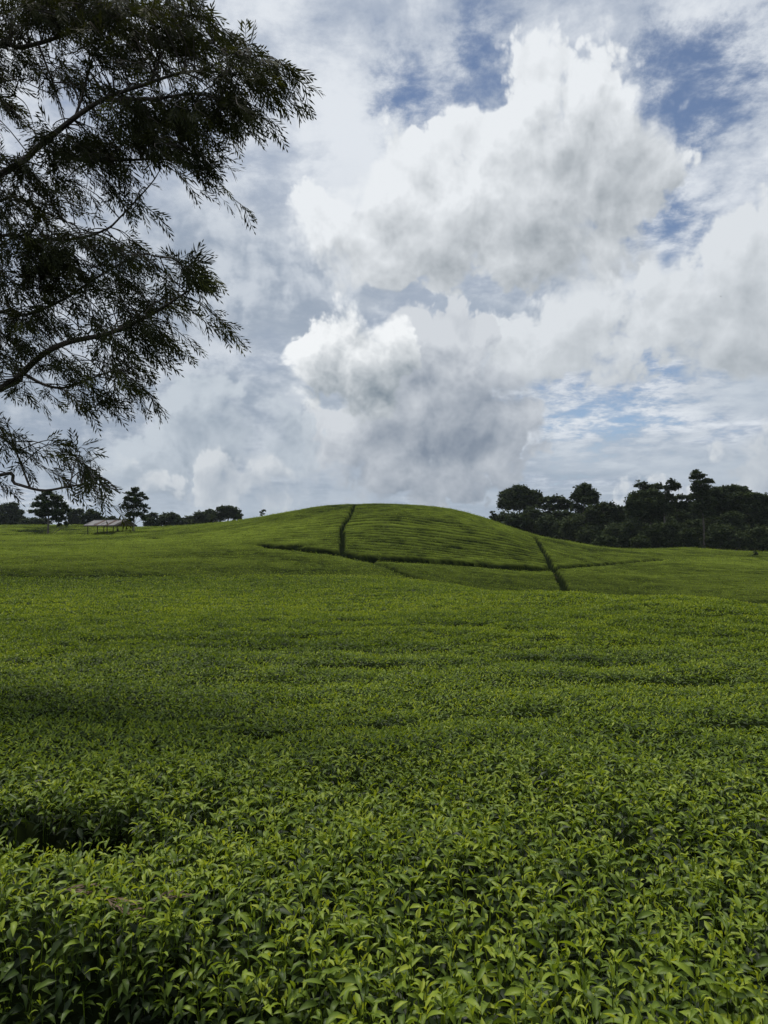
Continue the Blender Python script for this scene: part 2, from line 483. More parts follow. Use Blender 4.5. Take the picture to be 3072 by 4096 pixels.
TEA_STOPS = [(0.0, (0.013, 0.023, 0.009)), (0.2, (0.036, 0.062, 0.014)), (0.5, (0.108, 0.166, 0.020)), (0.75, (0.200, 0.268, 0.026)), (1.0, (0.310, 0.355, 0.036))]
M_TEA = leaf_material('tea_leaf', TEA_STOPS, 0.38, 0.46, 0.21)
M_FARTEA = leaf_material('tea_leaf_far', TEA_STOPS, 0.37, 0.50, 0.17)
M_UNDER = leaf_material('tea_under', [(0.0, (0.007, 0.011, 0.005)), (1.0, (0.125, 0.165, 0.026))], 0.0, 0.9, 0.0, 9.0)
_mt, _t, _o = material('tea_twig'); _b = node(_t, 'ShaderNodeBsdfPrincipled', Roughness=0.8); _b.inputs['Base Color'].default_value = (0.075, 0.085, 0.030, 1)
_t.links.new(_b.outputs[0], _o.inputs[0]); M_TWIG = _mt

def leaf_template(ns, curl, fold, width=0.31):
    """unit leaf along +x: ns stations, curled down towards the tip, folded on the midrib"""
    u = np.linspace(0, 1, ns)
    w = np.sin(np.pi * np.clip(u, 0, 1) ** 0.86) ** 0.85 * width / 2
    w = np.maximum(w, 0.004); w[0] = 0.012
    th = curl * u ** 1.3
    dx = np.cos(th); dz = -np.sin(th)
    x = np.concatenate([[0], np.cumsum((dx[1:] + dx[:-1]) / 2)]) / (ns - 1)
    z = np.concatenate([[0], np.cumsum((dz[1:] + dz[:-1]) / 2)]) / (ns - 1)
    V = []
    for i in range(ns):
        V += [(x[i], -w[i], z[i] + w[i] * fold), (x[i], 0, z[i]), (x[i], w[i], z[i] + w[i] * fold)]
    F = []
    for i in range(ns - 1):
        a = 3 * i
        F += [(a, a + 3, a + 4, a + 1), (a + 1, a + 4, a + 5, a + 2)]
    return np.array(V), quads_to_tris(np.array(F))

def quads_to_tris(F):
    return np.concatenate([F[:, [0, 1, 2]], F[:, [0, 2, 3]]])

def small_template(curl, fold, w=0.16):
    """four triangles: folded on the midrib and bent down at the tip"""
    V = np.array([(0, 0, 0), (0.45, -w, fold * w - curl * .08), (0.48, 0, -curl * .08), (0.45, w, fold * w - curl * .08), (0.95, 0, -curl * .36)])
    return V, np.array([(0, 1, 2), (0, 2, 3), (1, 4, 2), (2, 4, 3)])

def kite_template(fold):
    V = np.array([(0, 0, 0), (0.42, -0.16, fold * .17), (1, 0, -0.16), (0.42, 0.16, fold * .17)])
    return V, np.array([(0, 1, 2), (0, 2, 3)])

T_NEAR = [leaf_template(4, c, f) for c, f in ((0.55, 0.5), (1.1, 0.6), (1.7, 0.5), (0.2, 0.9))] + [small_template(0.6, 0.5)]
T_MID = [small_template(0.5, 0.5), small_template(1.0, 0.6), small_template(0.1, 0.8)]
T_FAR = [kite_template(0.9), kite_template(0.3)]

def frames(yaw, elev, roll):
    cy, sy, ce, se, cr, sr = np.cos(yaw), np.sin(yaw), np.cos(elev), np.sin(elev), np.cos(roll), np.sin(roll)
    X = np.stack([cy * ce, sy * ce, se], -1)
    Y0 = np.stack([-sy, cy, 0 * cy], -1)
    Z0 = np.cross(X, Y0)
    Y = Y0 * cr[:, None] + Z0 * sr[:, None]
    return np.stack([X, Y, np.cross(X, Y)], -1)          # columns

def stamp(tpl, pos, yaw, elev, roll, length, tint):
    TV, TF = tpl
    M = frames(yaw, elev, roll)
    V = np.einsum('nij,vj->nvi', M * length[:, None, None], TV) + pos[:, None]
    F = TF[None] + (np.arange(len(pos)) * len(TV))[:, None, None]
    T = np.repeat(tint, len(TV))
    if len(TV) % 3 == 0 and len(TV) > 8: T = np.clip(T + np.tile(np.tile([-0.03, 0.10, -0.03], len(TV) // 3), len(pos)), 0, 1)   # paler midrib
    return V.reshape(-1, 3), F.reshape(-1, TF.shape[1]), T

def gather(parts):
    Vs, Fs, Ts, o = [], [], [], 0
    for V, F, T in parts:
        Vs.append(V); Fs.append(F + o); Ts.append(T); o += len(V)
    return np.concatenate(Vs), np.concatenate(Fs), np.concatenate(Ts)

def flush_shade(x, y):
    """leaf tone of a spot: patches of new growth, brighter blocks, shade painted into furrows"""
    f = (fnoise(x * 0.55, y * 0.55, 60, 3) - 0.5) * 0.75 + (fnoise(x * 0.06, y * 0.11, 64, 3) - 0.5) * 0.7
    d = np.hypot(x, y)
    f = f + (fnoise(x * 2.7, y * 2.7, 77, 2) - 0.5) * np.interp(d, [2, 8, 60, 100], [0.0, 0.7, 0.8, 0.2])
    yb = 44 + x * -0.25 + (fnoise(x * 0.1, y * 0.1, 66, 2) - 0.5) * 8      # the block beyond this line is brighter
    near_block = (y < yb)
    hill = (y > np.interp(x, [-40, -14, -4, 2, 8, 40], [130, 88, 78, 60, 38, 24])) & (x > -14)
    f = f + np.where(near_block & ~hill, -0.02, 0.0) + np.where(~near_block & ~hill, 0.22, 0.0) + np.where(hill, 0.14, 0.0)
    ridge, amp = rows(x, y)
    return f - ridge ** 2 * np.clip(amp * 2.1, 0, 1.2)                 # furrow shade painted into the leaf tint; older leaf sits there too

# ---- the closed surface of twigs and old leaves under the shoots
fine_az = np.concatenate([np.linspace(-0.64, -0.195, 90), np.linspace(-0.19, 0.28, 180), np.linspace(0.285, 0.64, 72)])
az = np.concatenate([np.linspace(-2.2, -0.66, 26), fine_az, np.linspace(0.66, 2.2, 26)])
rs = np.concatenate([np.geomspace(0.55, 30, 85), np.geomspace(30.4, 70, 90), np.geomspace(70.2, 110, 200), np.geomspace(110.3, 165, 75), np.geomspace(166, 262, 30)])
V2, F = polar(rs, az)
zt = table(V2[:, 0], V2[:, 1])
rr = np.hypot(V2[:, 0], V2[:, 1])
zt = zt - np.interp(rr, [0, 5, 20, 45, 70], [0.085, 0.085, 0.085, 0.075, 0.05])
tt = np.clip(0.5 + flush_shade(V2[:, 0], V2[:, 1]), 0, 1) * (1 - sstep(trench(V2[:, 0], V2[:, 1]), 0.05, 0.3)) * np.interp(rr, [0, 8, 30, 60, 100], [0.10, 0.11, 0.16, 0.42, 0.8])  # tint lowered to paint in self-shadow among leaves; darkest inside path cuts
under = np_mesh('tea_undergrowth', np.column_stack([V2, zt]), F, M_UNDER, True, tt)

def scatter(r0, r1, dens, half):
    """random spots in a wedge, dens(r) per square metre"""
    rr = np.linspace(r0, r1, 400); w = dens(rr) * rr * 2 * half
    cum = np.concatenate([[0], np.cumsum((w[1:] + w[:-1]) / 2 * np.diff(rr))])
    n = int(cum[-1]); r = np.interp(rng.random(n) * cum[-1], cum, rr)
    a = (rng.random(n) * 2 - 1) * half
    return r * np.sin(a), r * np.cos(a), r

def shoots(x, y, near):
    """leaves of tea shoots: list of dict arrays"""
    n = len(x); z = table(x, y); tr = trench(x, y)
    fl = flush_shade(x, y)
    z = z + rng.normal(0, 0.022, n)
    young = np.clip(0.70 + fl * 0.8 + rng.normal(0, 0.30, n) - (tr > 0.12) * 0.45, 0, 1)
    base = rng.random(n) * 6.283
    #            length  elev   up     tint   chance
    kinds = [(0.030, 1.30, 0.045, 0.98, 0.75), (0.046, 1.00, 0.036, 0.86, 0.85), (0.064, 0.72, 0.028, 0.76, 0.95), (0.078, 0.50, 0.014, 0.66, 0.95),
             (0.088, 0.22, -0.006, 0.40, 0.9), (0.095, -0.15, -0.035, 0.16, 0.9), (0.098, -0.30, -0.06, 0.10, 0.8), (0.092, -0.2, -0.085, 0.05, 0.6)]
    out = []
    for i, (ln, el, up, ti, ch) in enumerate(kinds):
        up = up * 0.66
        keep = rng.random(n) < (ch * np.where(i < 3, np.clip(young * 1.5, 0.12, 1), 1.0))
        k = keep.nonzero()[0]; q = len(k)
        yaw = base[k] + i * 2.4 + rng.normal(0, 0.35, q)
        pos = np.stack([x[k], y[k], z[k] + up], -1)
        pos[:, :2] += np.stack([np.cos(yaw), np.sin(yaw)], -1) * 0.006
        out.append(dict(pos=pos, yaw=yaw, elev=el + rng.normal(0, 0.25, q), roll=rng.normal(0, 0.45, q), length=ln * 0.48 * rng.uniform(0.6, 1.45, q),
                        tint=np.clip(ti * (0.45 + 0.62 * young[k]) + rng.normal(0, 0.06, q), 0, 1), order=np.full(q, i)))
    return {k: np.concatenate([o[k] for o in out]) for k in out[0]}

def stamp_leaves(L, templates, pick):
    parts = []
    for t in range(len(templates)):
        k = pick == t
        if k.any(): parts.append(stamp(templates[t], L['pos'][k], L['yaw'][k], L['elev'][k], L['roll'][k], L['length'][k], L['tint'][k]))
    return parts

# ---- near tea: whole shoots
NEAR_R = 3.5
x, y, r = scatter(0.75, NEAR_R, lambda q: np.interp(q, [0, 2.2, 3.5], [1150, 1080, 900]), 0.86)
k = (np.abs(np.arctan2(x, y)) < 0.60) | (r < 1.9)
x, y = x[k], y[k]
steep = trench(x + 0.05, y) + trench(x, y + 0.05) - 2 * trench(x, y)
LN = shoots(x, y, True)
# the flanks beside paths: leaves down the side
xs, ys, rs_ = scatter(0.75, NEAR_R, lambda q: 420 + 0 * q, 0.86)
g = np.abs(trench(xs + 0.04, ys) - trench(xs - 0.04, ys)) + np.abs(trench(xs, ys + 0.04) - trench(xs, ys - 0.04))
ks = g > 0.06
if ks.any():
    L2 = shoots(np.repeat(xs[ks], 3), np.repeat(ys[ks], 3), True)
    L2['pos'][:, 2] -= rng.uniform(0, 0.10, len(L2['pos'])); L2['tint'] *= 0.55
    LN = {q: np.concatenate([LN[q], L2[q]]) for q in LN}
rN = np.hypot(LN['pos'][:, 0], LN['pos'][:, 1])
pickN = np.select([LN['order'] < 2, LN['order'] < 4, LN['order'] < 5], [3, 1, 2], 0)
pickN = np.where(rng.random(len(pickN)) < 0.25, rng.integers(0, 4, len(pickN)), pickN)
pickN = np.where((LN['order'] > 4) | ((rN > 2.4) & (LN['order'] < 2)), 4, pickN)

def stems(L):
    k = (L['order'] == 2).nonzero()[0]; p = L['pos'][k]; n = len(k)
    top = p + np.array([0, 0, 0.012]); bot = p - np.stack([rng.normal(0, .012, n), rng.normal(0, .012, n), rng.uniform(.07, .12, n)], -1)
    V = np.stack([bot + (-.0014, 0, 0), bot + (.0014, 0, 0), top + (.001, 0, 0), top + (-.001, 0, 0), bot + (0, -.0014, 0), bot + (0, .0014, 0), top + (0, .001, 0), top + (0, -.001, 0)], 1).reshape(-1, 3)
    F = (np.array([(0, 1, 2), (0, 2, 3), (4, 5, 6), (4, 6, 7)])[None] + (np.arange(n) * 8)[:, None, None]).reshape(-1, 3)
    return V, F, np.repeat(np.clip(rng.normal(0.42, 0.1, n), 0, 1), 8)

# the bushes nearest the camera are single plants
BUSH = [((-0.62, 1.72), 'tea bush at the bottom left corner, its shaded twigs dropping to the path'),
        ((0.10, 1.42), 'tea bush at the middle of the bottom edge, bright young shoots on top'),
        ((0.78, 1.50), 'tea bush at the bottom right corner, full of yellow-green shoots'),
        ((-0.98, 2.12), 'tea bush at the left edge, just in front of the dark gap'),
        ((-0.25, 2.22), 'tea bush right of the dark gap, with dry brown fronds lying before it'),
        ((0.50, 2.20), 'tea bush in the second row, right of centre near the bottom edge'),
        ((1.22, 2.25), 'tea bush in the second row against the right edge')]
bc = np.array([b[0] for b in BUSH])
d = np.hypot(LN['pos'][:, None, 0] - bc[None, :, 0], LN['pos'][:, None, 1] - bc[None, :, 1])
own = d.argmin(1); own[d.min(1) > 0.52] = -1
# the 300 leaves that show largest become leaf objects
facing = LN['length'] / rN
inview = (pickN < 4) & (np.abs(LN['pos'][:, 0] / np.maximum(LN['pos'][:, 1], .1)) < 0.53) & ((LN['pos'][:, 2] - EYE) / np.maximum(LN['pos'][:, 1], .1) > -0.70) & (LN['order'] < 5) & (own >= 0)
single = np.zeros(len(own), bool); single[np.argsort(-np.where(inview, facing * (1 + 0.1 * rng.random(len(own))), 0))[:300]] = True
LEAFMESH = {}
for ti in range(7):
    for tp in range(4):
        TV, TF = leaf_template(6, (0.55, 1.1, 1.7, 0.2)[tp], (0.5, 0.6, 0.5, 0.9)[tp])
        LEAFMESH[ti, tp] = np_mesh('leaf', TV, TF, M_TEA, True, np.clip(ti / 6 + np.tile([-0.03, 0.10, -0.03], len(TV) // 3), 0, 1))
for b, (c, lab) in enumerate(BUSH):
    zb = float(land(np.array([c[0]]), np.array([c[1]]))[0]) - 1.02
    root = empty('tea_bush', (c[0], c[1], zb))
    tag(root, lab, 'tea bush', 'tea bushes nearest the viewer')
    sel = (own == b) & ~single
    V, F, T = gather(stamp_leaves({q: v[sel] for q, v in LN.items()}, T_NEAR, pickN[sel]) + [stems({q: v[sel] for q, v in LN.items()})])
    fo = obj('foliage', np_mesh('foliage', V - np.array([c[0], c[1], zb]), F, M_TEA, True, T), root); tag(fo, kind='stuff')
    M = frames(LN['yaw'], LN['elev'], LN['roll'])
    for i in ((own == b) & single).nonzero()[0]:
        o = obj('leaf', LEAFMESH[int(round(LN['tint'][i] * 6)), int(pickN[i])], root)
        s = LN['length'][i]; p = LN['pos'][i] - np.array([c[0], c[1], zb])
        o.matrix_local = Matrix([[M[i, 0, 0] * s, M[i, 0, 1] * s, M[i, 0, 2] * s, p[0]], [M[i, 1, 0] * s, M[i, 1, 1] * s, M[i, 1, 2] * s, p[1]],
                                 [M[i, 2, 0] * s, M[i, 2, 1] * s, M[i, 2, 2] * s, p[2]], [0, 0, 0, 1]])
    # twigs of this bush, from the stool up into the table
    TVs, TFs, o_ = [], [], 0
    for q in range(46):
        a0 = rng.random() * 6.283; rad = 0.5 * math.sqrt(rng.random())
        p0 = np.array([0.10 * math.cos(a0), 0.10 * math.sin(a0), 0.02]); p2 = np.array([rad * math.cos(a0), rad * math.sin(a0), 0])
        p2[2] = float(table(np.array([c[0] + p2[0]]), np.array([c[1] + p2[1]]))[0]) - zb - 0.03
        p1 = (p0 + p2) / 2 + np.array([0, 0, -0.08]) + rng.normal(0, 0.03, 3)
        pts = [p0, p1, p2]; rad_ = [0.010, 0.006, 0.002]
        for pt, rd in zip(pts, rad_):
            for e in range(4): TVs.append(pt + rd * np.array([math.cos(e * 1.571), math.sin(e * 1.571), 0]))
        for s_ in range(2):
            for e in range(4): TFs.append((o_ + s_ * 4 + e, o_ + s_ * 4 + (e + 1) % 4, o_ + s_ * 4 + 4 + (e + 1) % 4, o_ + s_ * 4 + 4 + e))
        o_ += 12
    tw = obj('twigs', np_mesh('twigs', np.array(TVs), np.array(TFs), M_TWIG), root); tag(tw, kind='stuff')

# ---- the rest of the field: one mass
field = empty('tea_field', (0, 0, 0))
tag(field, 'unbroken green tea field rolling over the hill, cut by narrow dark paths', 'tea field', kind='stuff')
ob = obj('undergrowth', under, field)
sel = (own < 0)
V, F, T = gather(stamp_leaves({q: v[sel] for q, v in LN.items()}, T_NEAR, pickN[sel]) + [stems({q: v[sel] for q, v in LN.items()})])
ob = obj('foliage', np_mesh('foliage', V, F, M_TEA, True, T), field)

def far_leaves(r0, r1, dens, half, size, templates, name, mat=None, inner=None):
    x, y, r = scatter(r0, r1, dens, half)
    if inner is not None:                                   # only the strips beside the wedge already planted
        a = np.abs(np.arctan2(x, y)); kk = (a > np.where(r < 1.9, 0.86, inner)) & (np.abs(x) < 0.55 * y + 1.5); x, y, r = x[kk], y[kk], r[kk]
    tr = trench(x, y); kk = tr < np.where(r > 40, 0.22, 0.5); x, y, r, tr = x[kk], y[kk], r[kk], tr[kk]
    n = len(x); z = table(x, y); fl = flush_shade(x, y)
    u = rng.random(n)                                       # 1 = top of the shoot
    young = np.clip(0.62 + fl * 0.85 + rng.normal(0, 0.28, n) - (tr > 0.04) * 0.7, 0, 1)
    L = dict(pos=np.stack([x, y, z - 0.05 + u * 0.075 * np.interp(r, [6, 60], [1, 1.8])], -1), yaw=rng.random(n) * 6.283, elev=-0.45 + u * 1.45 + rng.normal(0, 0.25, n),
             roll=rng.normal(0, 0.5, n), length=size(r) * (1.18 - 0.5 * u) * rng.uniform(0.75, 1.25, n),
             tint=np.clip((0.10 + 0.85 * u ** 1.3) * np.where(tr > 0.04, 0.12 + 0.5 * young, 0.42 + 0.66 * young), 0, 1))
    V, F, T = gather(stamp_leaves(L, templates, rng.integers(0, len(templates), n)))
    obj(name, np_mesh(name, V, F, mat or M_TEA, True, T), field)

far_leaves(NEAR_R, 6.5, lambda q: 4700 * (3.5 / q) ** 0.8, 0.58, lambda q: 0.042 + 0 * q, T_MID, 'foliage', M_FARTEA)
far_leaves(6.5, 9, lambda q: 2700 * (6.5 / q) ** 1.0, 0.55, lambda q: 0.044 * (q / 6.5) ** 0.3, T_MID, 'foliage', M_FARTEA)
far_leaves(9, 17, lambda q: 1900 * (9 / q) ** 1.0, 0.55, lambda q: 0.049 * (q / 9) ** 0.45, T_FAR, 'foliage', M_FARTEA)
far_leaves(17, 46, lambda q: 500 * (17 / q) ** 1.55, 0.55, lambda q: 0.082 * (q / 17) ** 0.5, T_FAR, 'foliage', M_FARTEA)
far_leaves(46, 262, lambda q: 19 * (46 / q) ** 1.5, 0.56, lambda q: 0.12 * (q / 46) ** 0.55, T_FAR, 'foliage', M_FARTEA)
far_leaves(0.6, NEAR_R, lambda q: 2200 + 0 * q, 1.5, lambda q: 0.050 + 0 * q, T_MID, 'foliage', None, 0.60)
far_leaves(NEAR_R, 6.5, lambda q: 1700 + 0 * q, 0.95, lambda q: 0.050 + 0 * q, T_MID, 'foliage', None, 0.58)
far_leaves(6.5, 30, lambda q: 1500 * (6.5 / q) ** 1.2, 0.75, lambda q: 0.052 * (q / 6.5) ** 0.4, T_FAR, 'foliage', M_FARTEA, 0.55)
# ------------------------------------------------------------------ trees
def bark_material(name, c0, c1):
    mt, t, o = material(name)
    tc = node(t, 'ShaderNodeTexCoord'); nz = node(t, 'ShaderNodeTexNoise', Scale=7.0, Detail=6.0)
    mp = node(t, 'ShaderNodeMapping'); mp.inputs['Scale'].default_value = (1, 1, 0.25)
    t.links.new(tc.outputs['Object'], mp.inputs[0]); t.links.new(mp.outputs[0], nz.inputs['Vector'])
    rp = ramp(t, [(0.35, c0), (0.65, c1)]); t.links.new(nz.outputs['Fac'], rp.inputs[0])
    b = node(t, 'ShaderNodeBsdfPrincipled', Roughness=0.9); t.links.new(rp.outputs[0], b.inputs['Base Color'])
    bp = node(t, 'ShaderNodeBump', Strength=0.5, Distance=0.02); t.links.new(nz.outputs['Fac'], bp.inputs['Height']); t.links.new(bp.outputs[0], b.inputs['Normal'])
    t.links.new(b.outputs[0], o.inputs[0])
    return mt

M_BARK = bark_material('bark_grey', (0.055, 0.048, 0.040), (0.13, 0.115, 0.095))
M_PALEBARK = bark_material('bark_pale', (0.09, 0.085, 0.072), (0.17, 0.16, 0.14))
M_FOREST = leaf_material('forest_leaf', [(0.0, (0.016, 0.026, 0.014)), (0.5, (0.034, 0.050, 0.022)), (1.0, (0.070, 0.090, 0.040))], 0.22, 0.7, 0.04)
M_PARK = leaf_material('park_leaf', [(0.0, (0.012, 0.022, 0.010)), (0.5, (0.026, 0.046, 0.016)), (1.0, (0.06, 0.09, 0.028))], 0.25, 0.5, 0.2)

def tube(pts, radii, sides=6):
    """swept tube through pts -> V, F(quads)"""
    pts = np.asarray(pts, float); n = len(pts)
    tg = np.gradient(pts, axis=0); tg /= np.linalg.norm(tg, axis=1)[:, None] + 1e-9
    ref = np.where(np.abs(tg[:, 2:3]) > 0.9, np.array([[1., 0, 0]]), np.array([[0, 0, 1.]]))
    u = np.cross(tg, ref); u /= np.linalg.norm(u, axis=1)[:, None] + 1e-9
    w = np.cross(tg, u)
    a = np.arange(sides) * 2 * math.pi / sides
    V = pts[:, None] + (u[:, None] * np.cos(a)[None, :, None] + w[:, None] * np.sin(a)[None, :, None]) * np.asarray(radii)[:, None, None]
    i = np.arange(n * sides).reshape(n, sides)
    F = np.stack([i[:-1], np.roll(i, -1, 1)[:-1], np.roll(i, -1, 1)[1:], i[1:]], -1).reshape(-1, 4)
    return V.reshape(-1, 3), F

def bend(p0, p1, sag, n=6, jit=0.0):
    t = np.linspace(0, 1, n)[:, None]
    p = np.asarray(p0) * (1 - t) + np.asarray(p1) * t
    p[:, 2] += (np.sin(np.pi * t[:, 0])) * sag
    if jit: p[1:-1] += rng.normal(0, jit, (n - 2, 3))
    return p

def join(parts):
    Vs, Fs, o = [], [], 0
    for V, F in parts: Vs.append(V); Fs.append(F + o); o += len(V)
    return np.concatenate(Vs), np.concatenate(Fs)

def px2w(px, py, y):
    d = ray(px, py); return np.array([d.x / d.y * y, y, EYE + d.z / d.y * y])

CLUMP = (np.array([(-0.55, -0.25, 0.0), (0.45, -0.42, 0.10), (0.25, 0.50, -0.05)]), np.array([(0, 1, 2)]))

def crown_leaves(lobes, per, size, shell=0.62, flat=0.0, drop=0.0):
    """clumps of leaves through the outer part of each lobe: lobes are (centre, (rx,ry,rz))"""
    P, T = [], []
    for c, rad in lobes:
        vol = (rad[0] * rad[2]) ** 0.5
        n = int(per * 11 * vol * vol)
        k = max(6, int(n / 14))                                  # twig ends carrying the leaves
        d = rng.normal(size=(k, 3)); d /= np.linalg.norm(d, axis=1)[:, None]
        d[:, 2] = np.where(d[:, 2] < -0.5, -d[:, 2] * 0.6, d[:, 2])
        rr_ = shell + (1 - shell) * rng.random(k) ** 0.6
        tips = d * rr_[:, None] * rng.uniform(0.72, 1.24, (k, 1))
        j = rng.integers(0, k, n)
        q = tips[j] + rng.normal(0, 0.17, (n, 3)) * np.array([1, 1, 0.75])
        P.append(np.asarray(c) + q * np.asarray(rad))
        T.append(np.clip(0.42 + 0.14 * rng.normal(size=k)[j] + 0.22 * rng.normal(size=n), 0, 1))
    P = np.concatenate(P); T = np.concatenate(T); n = len(P)
    return stamp(CLUMP, P, rng.random(n) * 6.283, rng.normal(-0.1, 0.5, n), rng.normal(0, 0.6, n), size * 1.12 * rng.uniform(0.6, 1.4, n), T)

def tree(name, label, cat, base, lobes_px, dist, trunk_px, per=60, size=0.5, group=None, leaf=None, bark=None, trunk_r=0.3, limbs=True, thick=0.8, shell=0.6, tint=0.0, wide=1.0, tall=1.0):
    """lobes_px: (px, py, rx, ry) on the photo at that distance; trunk_px: points from the ground up"""
    leaf = leaf or M_FOREST; bark = bark or M_BARK
    s = dist / FPX
    root = empty(name, base); b = np.array(base)
    lob = []
    for (px, py, rx, ry) in lobes_px:
        c = px2w(px, py, dist + rng.normal(0, 0.25) * rx * s)
        lob.append((c - b, (rx * s * wide * 1.06, rx * s * thick, ry * s * tall * 1.12)))
    tp = np.array([px2w(px, py, dist) - b for px, py in trunk_px])
    tp[0] = (tp[0][0], 0, -0.3)
    rads = np.linspace(trunk_r, trunk_r * 0.45, len(tp)); rads[0] *= 1.35
    V, F = tube(tp, rads, 8)
    tr_ = obj('trunk', np_mesh('trunk', V, F, bark), root)
    if limbs:
        for c, rad in lob:
            k = int(np.clip(len(tp) - 1 - rng.integers(0, 2), 0, len(tp) - 1))
            below = [i for i in range(len(tp)) if tp[i][2] < c[2] - 0.1 * rad[2]]
            k = below[-1] if below else 0
            p = bend(tp[k], c + np.array([0, 0, rad[2] * 0.35]), -0.06 * np.linalg.norm(c - tp[k]), 5, 0.02 * np.linalg.norm(c - tp[k]))
            parts = [tube(p, np.linspace(trunk_r * 0.42, trunk_r * 0.12, 5), 5)]
            for _ in range(4):
                e = c + rng.normal(0, 0.45, 3) * np.array(rad)
                parts.append(tube(bend(p[2 + rng.integers(0, 2)], e, 0.0, 4, 0.03 * rad[0]), np.linspace(trunk_r * 0.2, trunk_r * 0.06, 4), 4))
            V, F = join(parts)
            obj('limb', np_mesh('limb', V, F, bark), tr_)
    V, F, T = crown_leaves(lob, per / (s * s) / 1.0 * (s * s), size, shell)
    cr = obj('crown', np_mesh('crown', V, F, leaf, True, np.clip(T + tint, 0, 1)), root)
    tag(cr, kind='stuff')
    tag(root, label, cat, group)
    return root

def foot(px, py, dist):
    p = px2w(px, py, dist); z = float(land(np.array([p[0]]), np.array([p[1]]))[0]) - 1.0
    return (float(p[0]), float(p[1]), z)

FG = 'trees at the edge of the forest'
def ftree(label, dist, lobes, trunk, **kw):
    name = kw.pop('name', 'forest_tree'); cat = kw.pop('cat', 'tree')
    b = foot(trunk[0][0], 2190, dist)
    return tree(name, label, cat, b, lobes, dist, trunk, group=kw.pop('group', FG), **kw)

# right-hand forest, tall trees first (distances grow towards the left end of the wood)
ftree('broad tree with cauliflower crown, leftmost big tree of the dark wood', 250,
      [(2080, 1962, 28, 20), (2040, 1985, 34, 26), (2090, 1990, 36, 26), (2130, 1985, 30, 22), (2030, 2018, 32, 26), (2080, 2025, 42, 28), (2130, 2015, 38, 26), (2150, 2000, 18, 20)],
      [(2075, 2150), (2076, 2100), (2078, 2060), (2080, 2030)], per=26, size=0.62, trunk_r=0.45, shell=0.7)
ftree('flat umbrella-crowned tree with drooping edge, second big tree of the wood', 245,
      [(2190, 2005, 28, 15), (2225, 2000, 34, 14), (2258, 2014, 26, 14), (2276, 2034, 12, 16), (2200, 2030, 30, 14), (2238, 2034, 26, 12), (2252, 2070, 14, 16)],
      [(2205, 2150), (2204, 2100), (2206, 2070), (2212, 2045)], per=26, size=0.6, trunk_r=0.4, shell=0.72)
ftree('tall airy round-headed tree standing free above the wood', 225,
      [(2340, 1960, 30, 24), (2310, 1990, 26, 22), (2366, 1985, 28, 26), (2335, 2010, 36, 26), (2375, 2012, 18, 16), (2305, 2035, 22, 20), (2345, 2045, 30, 20)],
      [(2335, 2180), (2334, 2120), (2332, 2070), (2336, 2020), (2340, 1980)], per=19, size=0.55, trunk_r=0.42, shell=0.5)
ftree('dark pointed-topped tree right of the airy round-headed tree', 215,
      [(2370, 2050, 26, 22), (2410, 2035, 26, 24), (2445, 2040, 22, 24), (2400, 2080, 50, 34), (2450, 2080, 36, 34), (2420, 2125, 60, 36)],
      [(2410, 2185), (2410, 2130), (2410, 2080), (2412, 2050)], per=30, size=0.55, trunk_r=0.4)
ftree('slim spire-topped tree between two dark masses of the wood', 216,
      [(2481, 2036, 7, 10), (2481, 2052, 12, 13), (2482, 2072, 16, 15), (2484, 2098, 20, 18)],
      [(2482, 2185), (2482, 2120), (2481, 2060), (2481, 2034)], per=60, size=0.45, trunk_r=0.25)
ftree('big dense dark tree with pale leaning trunk in front of the wood', 205,
      [(2560, 1992, 36, 24), (2610, 1985, 36, 24), (2535, 2020, 30, 28), (2585, 2025, 48, 36), (2630, 2020, 34, 36), (2550, 2060, 34, 30), (2610, 2070, 48, 36)],
      [(2567, 2185), (2564, 2140), (2556, 2105), (2552, 2070), (2575, 2030)], per=32, size=0.55, trunk_r=0.36, bark=M_PALEBARK)
ftree('sparse wispy crown rising over the big dense dark tree', 214,
      [(2560, 1942, 24, 12), (2590, 1952, 22, 12), (2625, 1950, 26, 11), (2645, 1946, 10, 10), (2595, 1966, 40, 12)],
      [(2600, 2185), (2602, 2090), (2600, 2010), (2596, 1970)], per=15, size=0.46, trunk_r=0.3, shell=0.3, tall=1.4)
ftree('slender emergent tree with small tufted head, left of the tallest tree', 203,
      [(2682, 1930, 16, 10), (2700, 1942, 18, 10), (2716, 1950, 8, 9), (2668, 1950, 14, 10), (2688, 1956, 18, 8), (2664, 1966, 10, 8), (2676, 1986, 22, 12), (2652, 2008, 22, 14), (2668, 2040, 28, 18)],
      [(2658, 2185), (2657, 2110), (2658, 2040), (2660, 1995), (2668, 1965), (2686, 1945)], per=26, size=0.42, trunk_r=0.26, bark=M_PALEBARK, shell=0.3, tall=1.45)
ftree('ragged dark tree between the slender tree and the tallest tree', 212,
      [(2690, 2000, 22, 14), (2730, 1992, 24, 12), (2760, 1996, 18, 14), (2680, 2030, 30, 24), (2730, 2030, 36, 24), (2700, 2080, 46, 36)],
      [(2710, 2185), (2710, 2120), (2708, 2060), (2712, 2030)], per=24, size=0.52, trunk_r=0.35)
